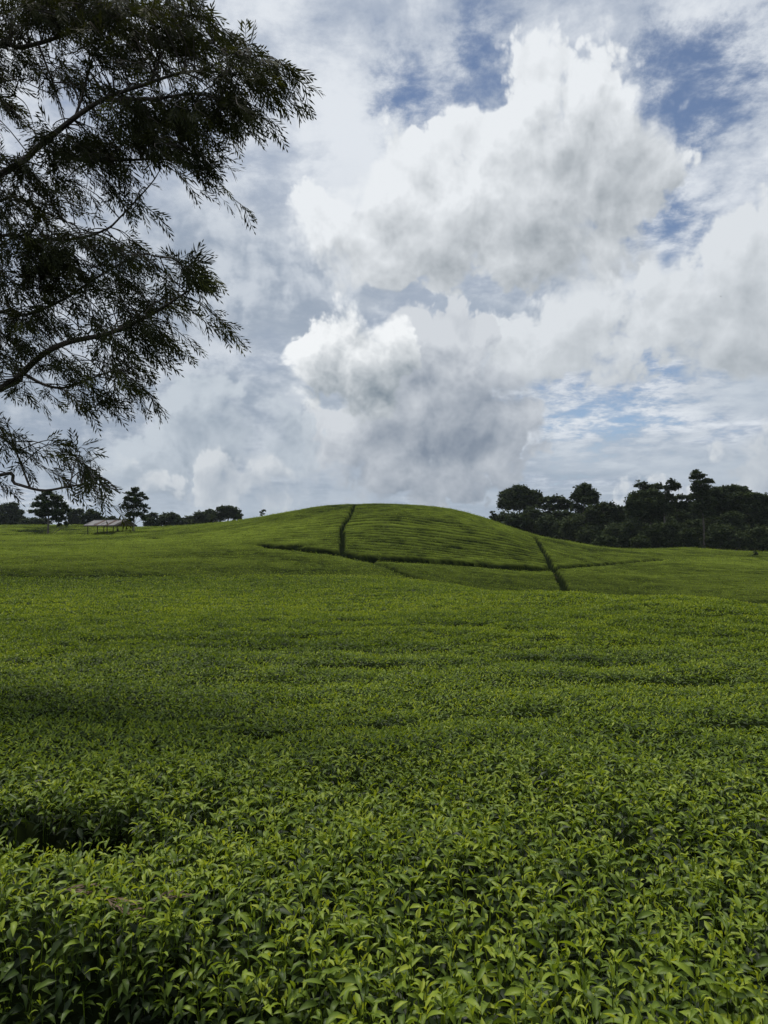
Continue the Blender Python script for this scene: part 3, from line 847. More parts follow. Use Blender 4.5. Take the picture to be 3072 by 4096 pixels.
ftree('tallest tree of the wood, bare pale trunk and open tufted top', 200,
      [(2785, 1894, 18, 10), (2776, 1912, 20, 9), (2808, 1908, 18, 9), (2826, 1926, 24, 9), (2842, 1927, 10, 7), (2796, 1934, 26, 9), (2780, 1952, 18, 9), (2826, 1950, 26, 10), (2806, 1970, 32, 12), (2776, 1962, 14, 7), (2800, 1990, 40, 12), (2826, 2012, 30, 14), (2796, 2030, 34, 16), (2824, 2056, 32, 18)],
      [(2818, 2188), (2816, 2120), (2812, 2060), (2810, 2000), (2806, 1960), (2800, 1925), (2790, 1900)], per=24, size=0.42, trunk_r=0.27, bark=M_BARK, shell=0.25, tall=1.6)
ftree('great rounded dome of a tree right of the tallest tree', 210,
      [(2860, 1975, 34, 20), (2900, 1965, 34, 18), (2942, 1962, 36, 18), (2975, 1972, 22, 18), (2880, 2010, 60, 34), (2945, 2010, 56, 36), (2900, 2060, 70, 40), (2970, 2060, 50, 40)],
      [(2915, 2190), (2914, 2130), (2914, 2070), (2916, 2020)], per=30, size=0.55, trunk_r=0.5)
ftree('domed tree cut by the right edge of the photo', 206,
      [(3010, 1990, 34, 18), (3046, 2000, 34, 20), (3070, 2020, 30, 28), (3010, 2030, 44, 30), (3060, 2060, 36, 34), (3000, 2080, 50, 34), (3075, 2110, 40, 34)],
      [(3035, 2195), (3034, 2140), (3032, 2090), (3030, 2040)], per=26, size=0.52, trunk_r=0.45)
ftree('thin pale forked tree in the shade left of the tallest trunk', 196,
      [(2758, 2098, 22, 12), (2785, 2092, 20, 12), (2770, 2112, 26, 10)],
      [(2778, 2188), (2774, 2165), (2764, 2140), (2760, 2105)], per=22, size=0.42, trunk_r=0.14, bark=M_PALEBARK, name='forked_tree', tint=0.15)

# understorey shrubs, nearer and lighter
SH = 'shrubs along the foot of the wood'
shr = [(1975, 2062, 16, 18, 235, 'small airy sapling at the left end of the wood'), (2022, 2075, 30, 26, 238, 'grey-green shrub below the leftmost big tree'),
       (2072, 2082, 32, 30, 236, 'pale-stemmed shrub under the leftmost big tree'), (2128, 2070, 34, 40, 234, 'brownish rounded shrub under the second big tree'),
       (2185, 2100, 40, 34, 230, 'wide shrub beneath the umbrella-crowned tree'), (2240, 2120, 36, 30, 226, 'low shrub in the dip right of the umbrella-crowned tree'),
       (2300, 2110, 46, 40, 220, 'large shrub at the foot of the airy round-headed tree'), (2360, 2140, 44, 34, 212, 'shrub left of the pointed-topped tree, by the field'),
       (2470, 2140, 50, 40, 206, 'dark shrub below the spire-topped tree'), (2530, 2130, 40, 44, 203, 'dark shrub left of the pale leaning trunk'),
       (2615, 2145, 46, 40, 199, 'shrub right of the pale leaning trunk'), (2690, 2135, 44, 46, 197, 'shrub behind the slender trunk'),
       (2745, 2150, 36, 34, 194, 'small shrub beside the thin forked tree'), (2880, 2140, 46, 42, 192, 'light-topped shrub just right of the tallest trunk'),
       (2925, 2080, 42, 30, 200, 'brownish crown halfway up the great dome'), (2960, 2160, 40, 30, 190, 'low shrub under the great dome'),
       (3030, 2150, 46, 38, 188, 'leafy shrub near the right edge of the wood'), (3090, 2160, 44, 38, 186, 'shrub at the very right edge of the wood'),
       (2840, 2120, 34, 50, 204, 'dark shrub behind the tallest trunk'), (2560, 2165, 30, 22, 192, 'low scrub under the big dense tree'), (2420, 2165, 40, 22, 198, 'low scrub under the pointed-topped tree')]
for px, py, rx, ry, dist, lab in shr:
    light = px in (2880, 3030, 2022, 2072, 2300)
    lob = [(px, py, rx, ry), (px - rx * .55, py + ry * .45, rx * .6, ry * .7), (px + rx * .6, py + ry * .4, rx * .6, ry * .7), (px + rx * .1, py + ry * 0.9, rx * 1.05, ry * .8)]
    if px == 1975: lob = [(1968, 2052, 9, 9), (1980, 2062, 10, 9), (1966, 2070, 9, 8), (1984, 2076, 8, 8)]
    tk = [(px, py + ry * 1.7), (px + 1, py + ry * 0.9), (px, py + ry * 0.2)]
    ftree(lab, dist, lob, tk, per=13 if px == 1975 else 17, size=0.5, trunk_r=0.16, limbs=px in (1975, 2072, 2745), cat='shrub', name='forest_shrub', group=SH, tint=0.08 if light else 0.0)

# the dark inside of the wood, too dense to tell trees apart
lob = []
for px in range(2010, 3330, 62):
    top = float(np.interp(px, [2010, 2150, 2300, 2450, 2600, 2800, 3000, 3330], [2082, 2058, 2062, 2055, 2015, 2022, 2005, 2035]))
    for k in range(4):
        py = top + 20 + k * 44
        c = px2w(px + rng.normal(0, 10), py, 238 + rng.normal(0, 4)); s = 238 / FPX
        lob.append((c, (48 * s, 34 * s, 36 * s)))
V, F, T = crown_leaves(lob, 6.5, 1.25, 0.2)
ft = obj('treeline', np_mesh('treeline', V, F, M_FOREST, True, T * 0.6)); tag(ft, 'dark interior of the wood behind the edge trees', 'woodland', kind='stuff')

# far trees on the left skyline
LG = 'trees on the left skyline'
far = [('dark stepped tree mass at the left edge, behind the field', 290, [(10, 2045, 34, 24), (45, 2032, 24, 20), (70, 2060, 24, 20), (20, 2080, 50, 26), (80, 2082, 30, 18)], (30, 2100)),
       ('low dark bushes right of the left-edge trees', 285, [(105, 2088, 20, 12), (140, 2085, 24, 12), (175, 2086, 20, 12)], (140, 2100)),
       ('tree with a notched crown behind the first field tree', 280, [(290, 2055, 18, 18), (315, 2052, 20, 17), (300, 2078, 28, 18)], (302, 2100)),
       ('rounded dark tree behind the left end of the shed', 275, [(368, 2064, 30, 20), (350, 2080, 24, 16), (392, 2078, 24, 18)], (370, 2100)),
       ('low thicket behind the shed roof', 272, [(430, 2086, 20, 12), (465, 2082, 14, 10), (500, 2090, 24, 10)], (462, 2102)),
       ('small spiky-topped tree peeping over the shed roof', 268, [(450, 2072, 12, 7), (440, 2080, 10, 8)], (448, 2100)),
       ('loose-crowned tree right of the second field tree', 285, [(592, 2072, 16, 14), (615, 2066, 18, 12), (605, 2086, 26, 12)], (605, 2104)),
       ('low dome-shaped tree on the skyline left of the hill', 290, [(660, 2078, 28, 18), (690, 2072, 26, 16), (712, 2086, 20, 12)], (680, 2104)),
       ('long ragged tree group where the hill begins to rise', 295, [(760, 2082, 24, 16), (800, 2066, 26, 18), (838, 2058, 24, 16), (790, 2090, 44, 14), (850, 2080, 36, 18)], (805, 2106)),
       ('largest dome-crowned tree on the left shoulder of the hill', 290, [(890, 2044, 24, 17), (920, 2038, 26, 14), (945, 2054, 20, 16), (905, 2066, 36, 18), (950, 2072, 16, 14)], (912, 2106))]
for lab, dist, lob, (tx, ty) in far:
    c = np.array([(l[0], l[1]) for l in lob]).mean(0)
    xs_l = [l[0] - l[2] for l in lob] + [l[0] + l[2] for l in lob]; span = max(xs_l) - min(xs_l)
    lob = lob + [(tx - span * .28, ty - 4, span * .24, 13), (tx + span * .05, ty - 3, span * .28, 12), (tx + span * .32, ty - 4, span * .2, 12)]
    b = px2w(tx, ty + 12, dist); b = (float(b[0]), float(b[1]), float(b[2]))
    tree('skyline_tree', lab, 'tree', b, lob, dist, [(tx, ty + 12), (tx, (ty + c[1]) / 2), (float(c[0]), float(c[1]))], per=15, size=0.7, trunk_r=0.4, limbs=False, group=LG)
tree('skyline_tree', 'tiny lone tree showing over the left slope of the hill', 'tree', tuple(float(v) for v in px2w(1050, 2100, 175)),
     [(1046, 2048, 7, 6), (1056, 2044, 7, 6), (1050, 2058, 10, 7)], 175, [(1050, 2100), (1050, 2070), (1051, 2048)], per=30, size=0.32, trunk_r=0.08, limbs=False, leaf=M_PARK)

# two shade trees by the shed
DT = 158.0
b = foot(193, 2122, DT)
tree('shade_tree', 'broad dark shade tree with a clear trunk, left of the tin-roofed shed', 'tree', b,
     [(190, 1975, 22, 14), (165, 1998, 24, 14), (225, 1992, 24, 14), (150, 2022, 26, 13), (200, 2020, 34, 18), (245, 2022, 26, 14), (136, 2046, 20, 8), (180, 2050, 34, 18), (235, 2052, 30, 16), (262, 2040, 16, 12),
      (165, 2066, 18, 10), (222, 2076, 18, 14), (250, 2078, 18, 14), (262, 2096, 9, 9), (236, 2100, 8, 8)], DT,
     [(192, 2127), (193, 2095), (194, 2065), (196, 2030), (194, 1995)], per=44, size=0.34, trunk_r=0.20, leaf=M_PARK, shell=0.3, tall=1.25, group='shade trees beside the shed')
b = foot(535, 2131, DT - 14)
tree('shade_tree', 'slimmer shade tree with pale trunk, at the right end of the tin-roofed shed', 'tree', b,
     [(540, 1962, 16, 11), (525, 1978, 20, 11), (560, 1982, 18, 11), (510, 2000, 20, 12), (545, 2005, 26, 14), (580, 1996, 15, 8), (500, 2026, 16, 12), (535, 2032, 26, 15), (575, 2028, 20, 10), (522, 2058, 18, 12), (550, 2062, 22, 14), (585, 2046, 12, 8), (575, 2074, 12, 9), (528, 2082, 14, 9)], DT - 14,
     [(535, 2133), (536, 2100), (537, 2060), (539, 2020), (540, 1980)], per=40, size=0.30, trunk_r=0.11, leaf=M_PARK, bark=M_PALEBARK, shell=0.3, tall=1.35, group='shade trees beside the shed')
xb, yb_ = on_land(3022, 2222, 80, 135)
zb = float(land(np.array([xb]), np.array([yb_]))[0])
tree('tea_sapling', 'small dark bush standing up from the tea at the far right', 'bush', (xb, yb_, zb - 0.7), [(3022, 2213, 9, 7), (3018, 2219, 8, 6), (3027, 2219, 7, 6)], yb_, [(3022, 2235), (3022, 2224), (3022, 2214)], per=45, size=0.24, trunk_r=0.04, limbs=False, leaf=M_PARK)
# ------------------------------------------------------------------ shed, the person in it
def plain(name, colr, rough=0.8, metal=0.0, noise=None):
    mt, t, o = material(name)
    b = node(t, 'ShaderNodeBsdfPrincipled', Roughness=rough, Metallic=metal)
    b.inputs['Base Color'].default_value = (*colr, 1)
    if noise:
        tc = node(t, 'ShaderNodeTexCoord'); nz = node(t, 'ShaderNodeTexNoise', Scale=noise[0], Detail=6.0)
        t.links.new(tc.outputs['Object'], nz.inputs['Vector'])
        rp = ramp(t, [(0.35, colr), (0.7, noise[1])]); t.links.new(nz.outputs['Fac'], rp.inputs[0]); t.links.new(rp.outputs[0], b.inputs['Base Color'])
    t.links.new(b.outputs[0], o.inputs[0])
    return mt

def box(x0, x1, y0, y1, z0, z1):
    V = np.array([(x, y, z) for x in (x0, x1) for y in (y0, y1) for z in (z0, z1)], float)
    return V, np.array([(0, 1, 3, 2), (4, 6, 7, 5), (0, 4, 5, 1), (2, 3, 7, 6), (0, 2, 6, 4), (1, 5, 7, 3)])

M_TIN = plain('tin_sheet', (0.165, 0.162, 0.172), 0.6, 0.0, (0.9, (0.125, 0.12, 0.125)))
M_RUST = plain('rusty_sheet', (0.065, 0.036, 0.028), 0.8, 0.0, (1.4, (0.09, 0.055, 0.045)))
M_DARKTIN = plain('weathered_sheet', (0.035, 0.030, 0.028), 0.85)
M_POST = plain('shed_timber', (0.030, 0.025, 0.020), 0.9)
M_FASCIA = plain('fascia_board', (0.045, 0.034, 0.028), 0.9)

DS = 150.0
px_c = px2w(441, 2127, DS)
zs = float(land(px_c[0:1], px_c[1:2])[0]) - 0.66
shed = empty('open_shed', (float(px_c[0]), float(px_c[1]), zs), math.radians(-24))
tag(shed, 'long open-sided tin-roofed shed with striped rusty sheets beside two shade trees', 'shed')
Ls, Wd, EH, RH = 8.8, 5.0, 2.0, 3.0
eave, ridge_ = EH + 0.05, RH
for i in range(4):
    xp = -Ls / 2 + 0.35 + i * (Ls - 0.7) / 3
    for yp in (-Wd / 2 + 0.3, Wd / 2 - 0.3):
        V, F = box(xp - 0.06, xp + 0.06, yp - 0.06, yp + 0.06, -0.2, EH); obj('post', np_mesh('post', V, F, M_POST, False), shed)
for yp in (-Wd / 2 + 0.3, Wd / 2 - 0.3):
    V, F = box(-Ls / 2, Ls / 2, yp - 0.05, yp + 0.05, EH + 0.001, EH + 0.14); obj('beam', np_mesh('beam', V, F, M_POST, False), shed)
for i in range(5):
    xp = -Ls / 2 + 0.3 + i * (Ls - 0.6) / 4
    V, F = tube([(xp, -Wd / 2, eave + 0.10), (xp, 0, ridge_ - 0.06), (xp, Wd / 2, eave + 0.10)], [0.05] * 3, 4); obj('rafter', np_mesh('rafter', V, F, M_POST, False), shed)
parts = []
for yy in (-2.3, -1.2, -0.25, 0.25, 1.2, 2.3):
    zz_ = ridge_ - 0.02 - (ridge_ - eave) / (Wd / 2) * abs(yy); parts.append(box(-Ls / 2 - 0.25, Ls / 2 + 0.25, yy - 0.03, yy + 0.03, zz_ - 0.05, zz_))
V, F = join(parts); roof = obj('roof', np_mesh('roof', V, F, M_POST, False), shed)
# corrugated sheets, front (towards the viewer) and back
def sheet(x0, x1, side, mat):
    n = max(8, int((x1 - x0) / 0.076 * 2)); xs_ = np.linspace(x0, x1, n); zc = 0.016 * np.where(np.arange(n) % 2, 1, -1)
    ye = side * (Wd / 2 + 0.35); sl = (ridge_ - eave) / (Wd / 2)
    V = np.concatenate([np.stack([xs_, 0 * xs_ + side * 0.01, ridge_ + 0.03 + zc], -1), np.stack([xs_, 0 * xs_ + ye, ridge_ + 0.03 - sl * abs(ye) + zc], -1)])
    i = np.arange(n - 1); F = np.stack([i, i + 1, i + 1 + n, i + n], -1)
    if side > 0: F = F[:, ::-1]
    return obj('roof_sheet', np_mesh('roof_sheet', V, F, mat, False), roof)
bands = [(0, .30, 0), (.30, .395, 1), (.395, .64, 0), (.64, .735, 1), (.735, .90, 0), (.90, 1.0, 2)]
for a, b_, kd in bands:
    for sd in (-1, 1): sheet(-Ls / 2 - 0.3 + a * (Ls + 0.6) + 0.01, -Ls / 2 - 0.3 + b_ * (Ls + 0.6), sd, (M_TIN, M_RUST, M_DARKTIN)[kd] if sd < 0 else M_DARKTIN)
for yp, nm in ((-Wd / 2 - 0.37, 'fascia'), (Wd / 2 + 0.37, 'fascia')):
    zf = ridge_ + 0.0 - (ridge_ - eave) / (Wd / 2) * (Wd / 2 + 0.35)
    V, F = box(-Ls / 2 - 0.3, Ls / 2 + 0.3, yp - 0.015, yp + 0.015, zf - 0.20, zf + 0.01); obj(nm, np_mesh(nm, V, F, M_FASCIA, False), roof)
for xp in (-Ls / 2 - 0.2, Ls / 2 + 0.2):
    e = Wd / 2 + 0.3; zf = ridge_ - (ridge_ - eave) / (Wd / 2) * e
    V = np.array([(xp, -e, zf - 0.16), (xp, e, zf - 0.16), (xp, e, zf), (xp, 0, ridge_ - 0.02), (xp, -e, zf), (xp + .03, -e, zf - 0.16), (xp + .03, e, zf - 0.16), (xp + .03, e, zf), (xp + .03, 0, ridge_ - 0.02), (xp + .03, -e, zf)])
    me = bpy.data.meshes.new('gable_board'); me.from_pydata(V.tolist(), [], [(0, 1, 2, 3, 4), (9, 8, 7, 6, 5)] + [(i, i + 5, (i + 1) % 5 + 5, (i + 1) % 5) for i in range(5)]); me.materials.append(M_FASCIA)
    obj('gable_board', me, roof)
V, F = tube([(-Ls / 2 - 0.3, 0, ridge_ + 0.05), (Ls / 2 + 0.3, 0, ridge_ + 0.05)], [0.06, 0.06], 6); obj('ridge_cap', np_mesh('ridge_cap', V, F, M_TIN), roof)

# a bench and a seated person in the shade
Rm = Matrix.Rotation(math.radians(-24), 4, 'Z')
def in_shed(x, y, z=0.0):
    v = Rm @ Vector((x, y, z)); return (float(px_c[0]) + v.x, float(px_c[1]) + v.y, zs + v.z)
bench = empty('bench', in_shed(1.4, 0.6), math.radians(-24)); tag(bench, 'low plank bench under the shed roof, a person sitting on it', 'bench')
V, F = box(-0.8, 0.8, -0.16, 0.16, 0.42, 0.46); obj('seat', np_mesh('seat', V, F, M_POST, False), bench)
for xx in (-0.65, 0.65):
    V, F = box(xx - 0.04, xx + 0.04, -0.13, 0.13, -0.1, 0.419); obj('leg', np_mesh('leg', V, F, M_POST, False), bench)
def person_mesh():
    # joints of a seated figure leaning forward, facing +x (metres, seat top at z = 0)
    J = {'pelvis': (0, 0, 0.10, .15), 'waist': (0.06, 0, 0.30, .13), 'chest': (0.16, 0, 0.50, .155), 'neck': (0.25, 0, 0.66, .055), 'head': (0.30, 0, 0.76, .095), 'crown': (0.31, 0, 0.86, .075)}
    E = [('pelvis', 'waist'), ('waist', 'chest'), ('chest', 'neck'), ('neck', 'head'), ('head', 'crown')]
    for s, sg in (('l', 1), ('r', -1)):
        J.update({'sh' + s: (0.17, sg * .19, 0.56, .065), 'el' + s: (0.30, sg * .23, 0.32, .05), 'wr' + s: (0.48, sg * .13, 0.20, .036), 'ha' + s: (0.55, sg * .10, 0.18, .035),
                  'hi' + s: (0.05, sg * .10, 0.09, .10), 'kn' + s: (0.45, sg * .13, 0.10, .075), 'an' + s: (0.42, sg * .13, -0.36, .048), 'to' + s: (0.58, sg * .14, -0.41, .040)})
        E += [('chest', 'sh' + s), ('sh' + s, 'el' + s), ('el' + s, 'wr' + s), ('wr' + s, 'ha' + s), ('pelvis', 'hi' + s), ('hi' + s, 'kn' + s), ('kn' + s, 'an' + s), ('an' + s, 'to' + s)]
    names = list(J); me = bpy.data.meshes.new('person')
    me.from_pydata([J[n][:3] for n in names], [(names.index(a), names.index(b)) for a, b in E], [])
    return me, [J[n][3] for n in names], names.index('pelvis')
me, rad, rt = person_mesh()
po = obj('person', me)
md = po.modifiers.new('skin', 'SKIN')
for v, rd in zip(me.skin_vertices[0].data, rad): v.radius = (rd, rd)
me.skin_vertices[0].data[rt].use_root = True
po.modifiers.new('sub', 'SUBSURF').levels = 1; po.modifiers['sub'].render_levels = 1
me.materials.append(plain('dark_figure', (0.018, 0.018, 0.022), 0.9))  # whole figure in one dark colour
po.location = in_shed(1.4, 0.5, 0.46); po.rotation_euler = (0, 0, math.radians(-24))
tag(po, 'dark figure of a person sitting bent forward in the shade under the shed roof', 'person')

# ------------------------------------------------------------------ birds
M_BIRD = plain('bird_feathers', (0.02, 0.02, 0.022), 0.8)
def bird(px, py, dist, span, bank, head, lab):
    root = empty('bird', tuple(float(v) for v in px2w(px, py, dist)), head); root.rotation_euler = (0, bank, head)
    V, F = tube([(0, -0.5, 0), (0, -0.32, 0.01), (0, 0.0, 0.0), (0, 0.3, 0.02), (0, 0.42, 0.03)], [0.01, 0.05, 0.09, 0.06, 0.015], 6)
    obj('body', np_mesh('body', V * span * 0.55, F, M_BIRD), root)
    for sg in (-1, 1):
        Wv = np.array([(0.05 * sg, 0.14, 0.03), (0.05 * sg, -0.12, 0.03), (0.5 * sg, -0.06, 0.14), (0.5 * sg, 0.16, 0.15), (1.0 * sg, -0.22, 0.06), (0.9 * sg, -0.02, 0.08)])
        Wv = np.concatenate([Wv, Wv - np.array([0, 0, 0.015])])
        Fq = np.array([(0, 1, 2, 3), (3, 2, 4, 5), (6, 9, 8, 7), (9, 11, 10, 8), (0, 3, 9, 6), (3, 5, 11, 9), (1, 7, 8, 2), (2, 8, 10, 4), (5, 4, 10, 11)])
        obj('wing', np_mesh('wing', Wv * span * 0.5, Fq, M_BIRD, False), root)
    V = np.array([(-0.03, -0.3, 0), (0.03, -0.3, 0), (0.08, -0.62, 0), (-0.08, -0.62, 0), (-0.03, -0.3, 0.012), (0.03, -0.3, 0.012), (0.08, -0.62, 0.012), (-0.08, -0.62, 0.012)])
    obj('tail', np_mesh('tail', V * span * 0.7, np.array([(3, 2, 1, 0), (4, 5, 6, 7), (0, 1, 5, 4), (1, 2, 6, 5), (2, 3, 7, 6), (3, 0, 4, 7)]), M_BIRD, False), root)
    tag(root, lab, 'bird', 'birds high in the sky')
bird(2882, 1186, 140, 0.42, 0.45, 0.3, 'dark bird high in the sky near the right edge')
bird(2397, 1019, 150, 0.26, -0.3, 1.2, 'speck-like bird below the grey belly of the big cloud')
bird(1548, 994, 160, 0.26, 0.2, -0.6, 'speck-like bird over the middle of the sky, highest of the three')
# ------------------------------------------------------------------ the silky oak hanging in from the left
M_OAKLEAF = leaf_material('oak_leaf', [(0.0, (0.014, 0.018, 0.010)), (0.6, (0.034, 0.040, 0.015)), (1.0, (0.075, 0.085, 0.018))], 0.30, 0.75, 0.10)
M_OAKBARK = bark_material('oak_bark', (0.030, 0.024, 0.018), (0.075, 0.062, 0.050))

def fern_leaf(n, droop, spread, seed):
    """pinnate leaf along +x, unit length: narrow forked lobes either side of a thin rib"""
    g = np.random.default_rng(seed); V, F = [], []
    def blade(p, d, ln, w, curl):
        d = d / np.linalg.norm(d); sd = np.cross(d, (0, 0, 1.0)); sd /= np.linalg.norm(sd) + 1e-9
        o = len(V); q = p + d * ln * .5 + np.array([0, 0, curl * .25 * ln]); e = p + d * ln + np.array([0, 0, curl * ln])
        V.extend([p, q + sd * w * .62, e, q - sd * w * .62])
        F.append((o, o + 1, o + 2, o + 3))
    rib = [np.array([0, 0, 0.0])]
    for i in range(n):
        t = (i + 1) / n
        rib.append(np.array([t, 0.04 * math.sin(t * 3 + seed), -droop * t * t]))
    for a, b in zip(rib[:-1], rib[1:]):
        o = len(V); w = 0.010
        V.extend([a + (0, -w, 0), a + (0, w, 0), b + (0, w * .8, 0), b + (0, -w * .8, 0)]); F.append((o, o + 1, o + 2, o + 3))
    for i in range(1, n):
        t = i / n; ln = (0.40 * math.sin(math.pi * min(1, t * .8 + .18)) + 0.06)
        for sg in (-1, 1):
            an = spread * g.uniform(.8, 1.2); d = np.array([math.cos(an), sg * math.sin(an), g.normal(-.1, .15)])
            blade(rib[i], d, ln * g.uniform(.85, 1.25), 0.052, g.normal(-.12, .1))
            if g.random() < .6: blade(rib[i] + d * ln * .4, np.array([math.cos(an * .4), sg * math.sin(an * .4), -.1]), ln * .55, 0.050, -.1)
    blade(rib[-1], np.array([1, 0, -.3]), .2, .045, -.1)
    return np.array(V), np.array(F)

T_OAK = [fern_leaf(5, dr, sp, i) for i, (dr, sp) in enumerate(((.15, .62), (.3, .55), (.5, .7), (.25, .48)))]

TX, TY = -5.35, 6.6
zt0 = float(land(np.array([TX]), np.array([TY]))[0]) - 1.0
oak = empty('silky_oak_tree', (TX, TY, zt0)); OB = np.array([TX, TY, zt0])
tag(oak, 'dark feathery-leaved tree reaching in from the left edge, branches hanging over the tea', 'tree')
tp = np.array([(0, 0, -0.2), (0.05, 0.02, 0.9), (0.02, 0.05, 2.2), (0.10, 0.0, 3.8), (0.04, -0.05, 5.6), (0.12, 0.0, 7.4), (0.08, 0.02, 9.6)])
V, F = tube(tp, [0.24, 0.19, 0.17, 0.15, 0.12, 0.08, 0.03], 12); obj('trunk', np_mesh('trunk', V, F, M_OAKBARK), oak)

# main branches, as points on the photo at their distances
BR = [  # (first radius, points)
    (0.055, [(0, 700, 6.3), (150, 590, 6.2), (300, 470, 6.0), (420, 395, 5.9), (560, 345, 5.8), (760, 285, 5.6), (960, 300, 5.5)]),
    (0.022, [(300, 470, 6.0), (330, 380, 6.1), (355, 280, 6.3), (380, 180, 6.4)]),
    (0.030, [(420, 400, 5.9), (620, 395, 5.8), (800, 375, 5.7), (930, 430, 5.6)]),
    (0.045, [(-60, 200, 6.6), (80, 190, 6.5), (200, 160, 6.4), (330, 110, 6.2), (520, 60, 6.0), (720, 60, 5.9), (860, 70, 5.8)]),
    (0.020, [(150, 170, 6.4), (200, 300, 6.4), (250, 450, 6.3), (270, 560, 6.3)]),
    (0.030, [(-40, 960, 6.5), (120, 962, 6.4), (300, 955, 6.3), (420, 920, 6.1), (480, 870, 6.0), (600, 740, 5.9), (640, 680, 5.9)]),
    (0.060, [(0, 1555, 6.4), (80, 1500, 6.3), (170, 1420, 6.2), (270, 1370, 6.1), (420, 1338, 5.9), (520, 1300, 5.8), (620, 1250, 5.7), (690, 1205, 5.6), (760, 1160, 5.5)]),
    (0.026, [(95, 1495, 6.3), (180, 1540, 6.2), (260, 1550, 6.1), (360, 1515, 6.0), (480, 1480, 5.9), (560, 1520, 5.8)]),
    (0.034, [(-40, 1262, 6.6), (100, 1260, 6.5), (250, 1200, 6.3), (420, 1090, 6.1), (560, 1020, 6.0), (640, 1030, 5.9)]),
    (0.030, [(-40, 1915, 6.0), (60, 1935, 5.9), (170, 1962, 5.8), (280, 1945, 5.7), (380, 1935, 5.6), (470, 1960, 5.5)]),
    (0.016, [(120, 1950, 5.85), (60, 1800, 5.9), (30, 1760, 6.0)]),
    (0.030, [(180, 600, 6.2), (330, 640, 6.1), (500, 640, 6.0), (700, 640, 5.9), (850, 690, 5.8)]),
    (0.018, [(600, 330, 5.8), (660, 200, 5.9), (760, 120, 5.9), (900, 200, 5.7), (1080, 250, 5.5)]),
    (0.016, [(0, 330, 6.6), (60, 380, 6.6), (110, 430, 6.6), (150, 560, 6.5)]),
    (0.030, [(-40, 820, 6.6), (80, 800, 6.5), (200, 860, 6.4), (300, 900, 6.3)]),
]
def smoothline(P, n):
    P = np.asarray(P); t = np.linspace(0, len(P) - 1, n); i = np.clip(t.astype(int), 0, len(P) - 2); f = (t - i)[:, None]
    Pm = np.vstack([2 * P[0] - P[1], P, 2 * P[-1] - P[-2]])
    a, b, c, d = Pm[i], Pm[i + 1], Pm[i + 2], Pm[i + 3]
    return 0.5 * (2 * b + (c - a) * f + (2 * a - 5 * b + 4 * c - d) * f ** 2 + (-a + 3 * b - 3 * c + d) * f ** 3)
branch_pts, branch_obj = [], []
for r0, pts in BR:
    W3 = np.array([px2w(*q) for q in pts]) - OB
    if pts[0][0] <= 0:                                             # runs back to the trunk
        j = np.argmin(np.abs(tp[:, 2] - (W3[0][2] - 0.7))); zt_ = float(np.clip(W3[0][2] - 0.75, 0.9, 8.5))
        W3 = np.vstack([[np.interp(zt_, tp[:, 2], tp[:, 0]), np.interp(zt_, tp[:, 2], tp[:, 1]), zt_], W3])
    L_ = smoothline(W3, len(W3) * 4)
    V, F = tube(L_, np.linspace(r0 * 0.6, r0 * 0.12, len(L_)), 7)
    branch_obj.append(obj('branch', np_mesh('branch', V, F, M_OAKBARK), oak)); branch_pts.append(L_[len(L_) // 6:])
ALLB = np.concatenate(branch_pts); BRI = np.concatenate([np.full(len(q), i) for i, q in enumerate(branch_pts)])

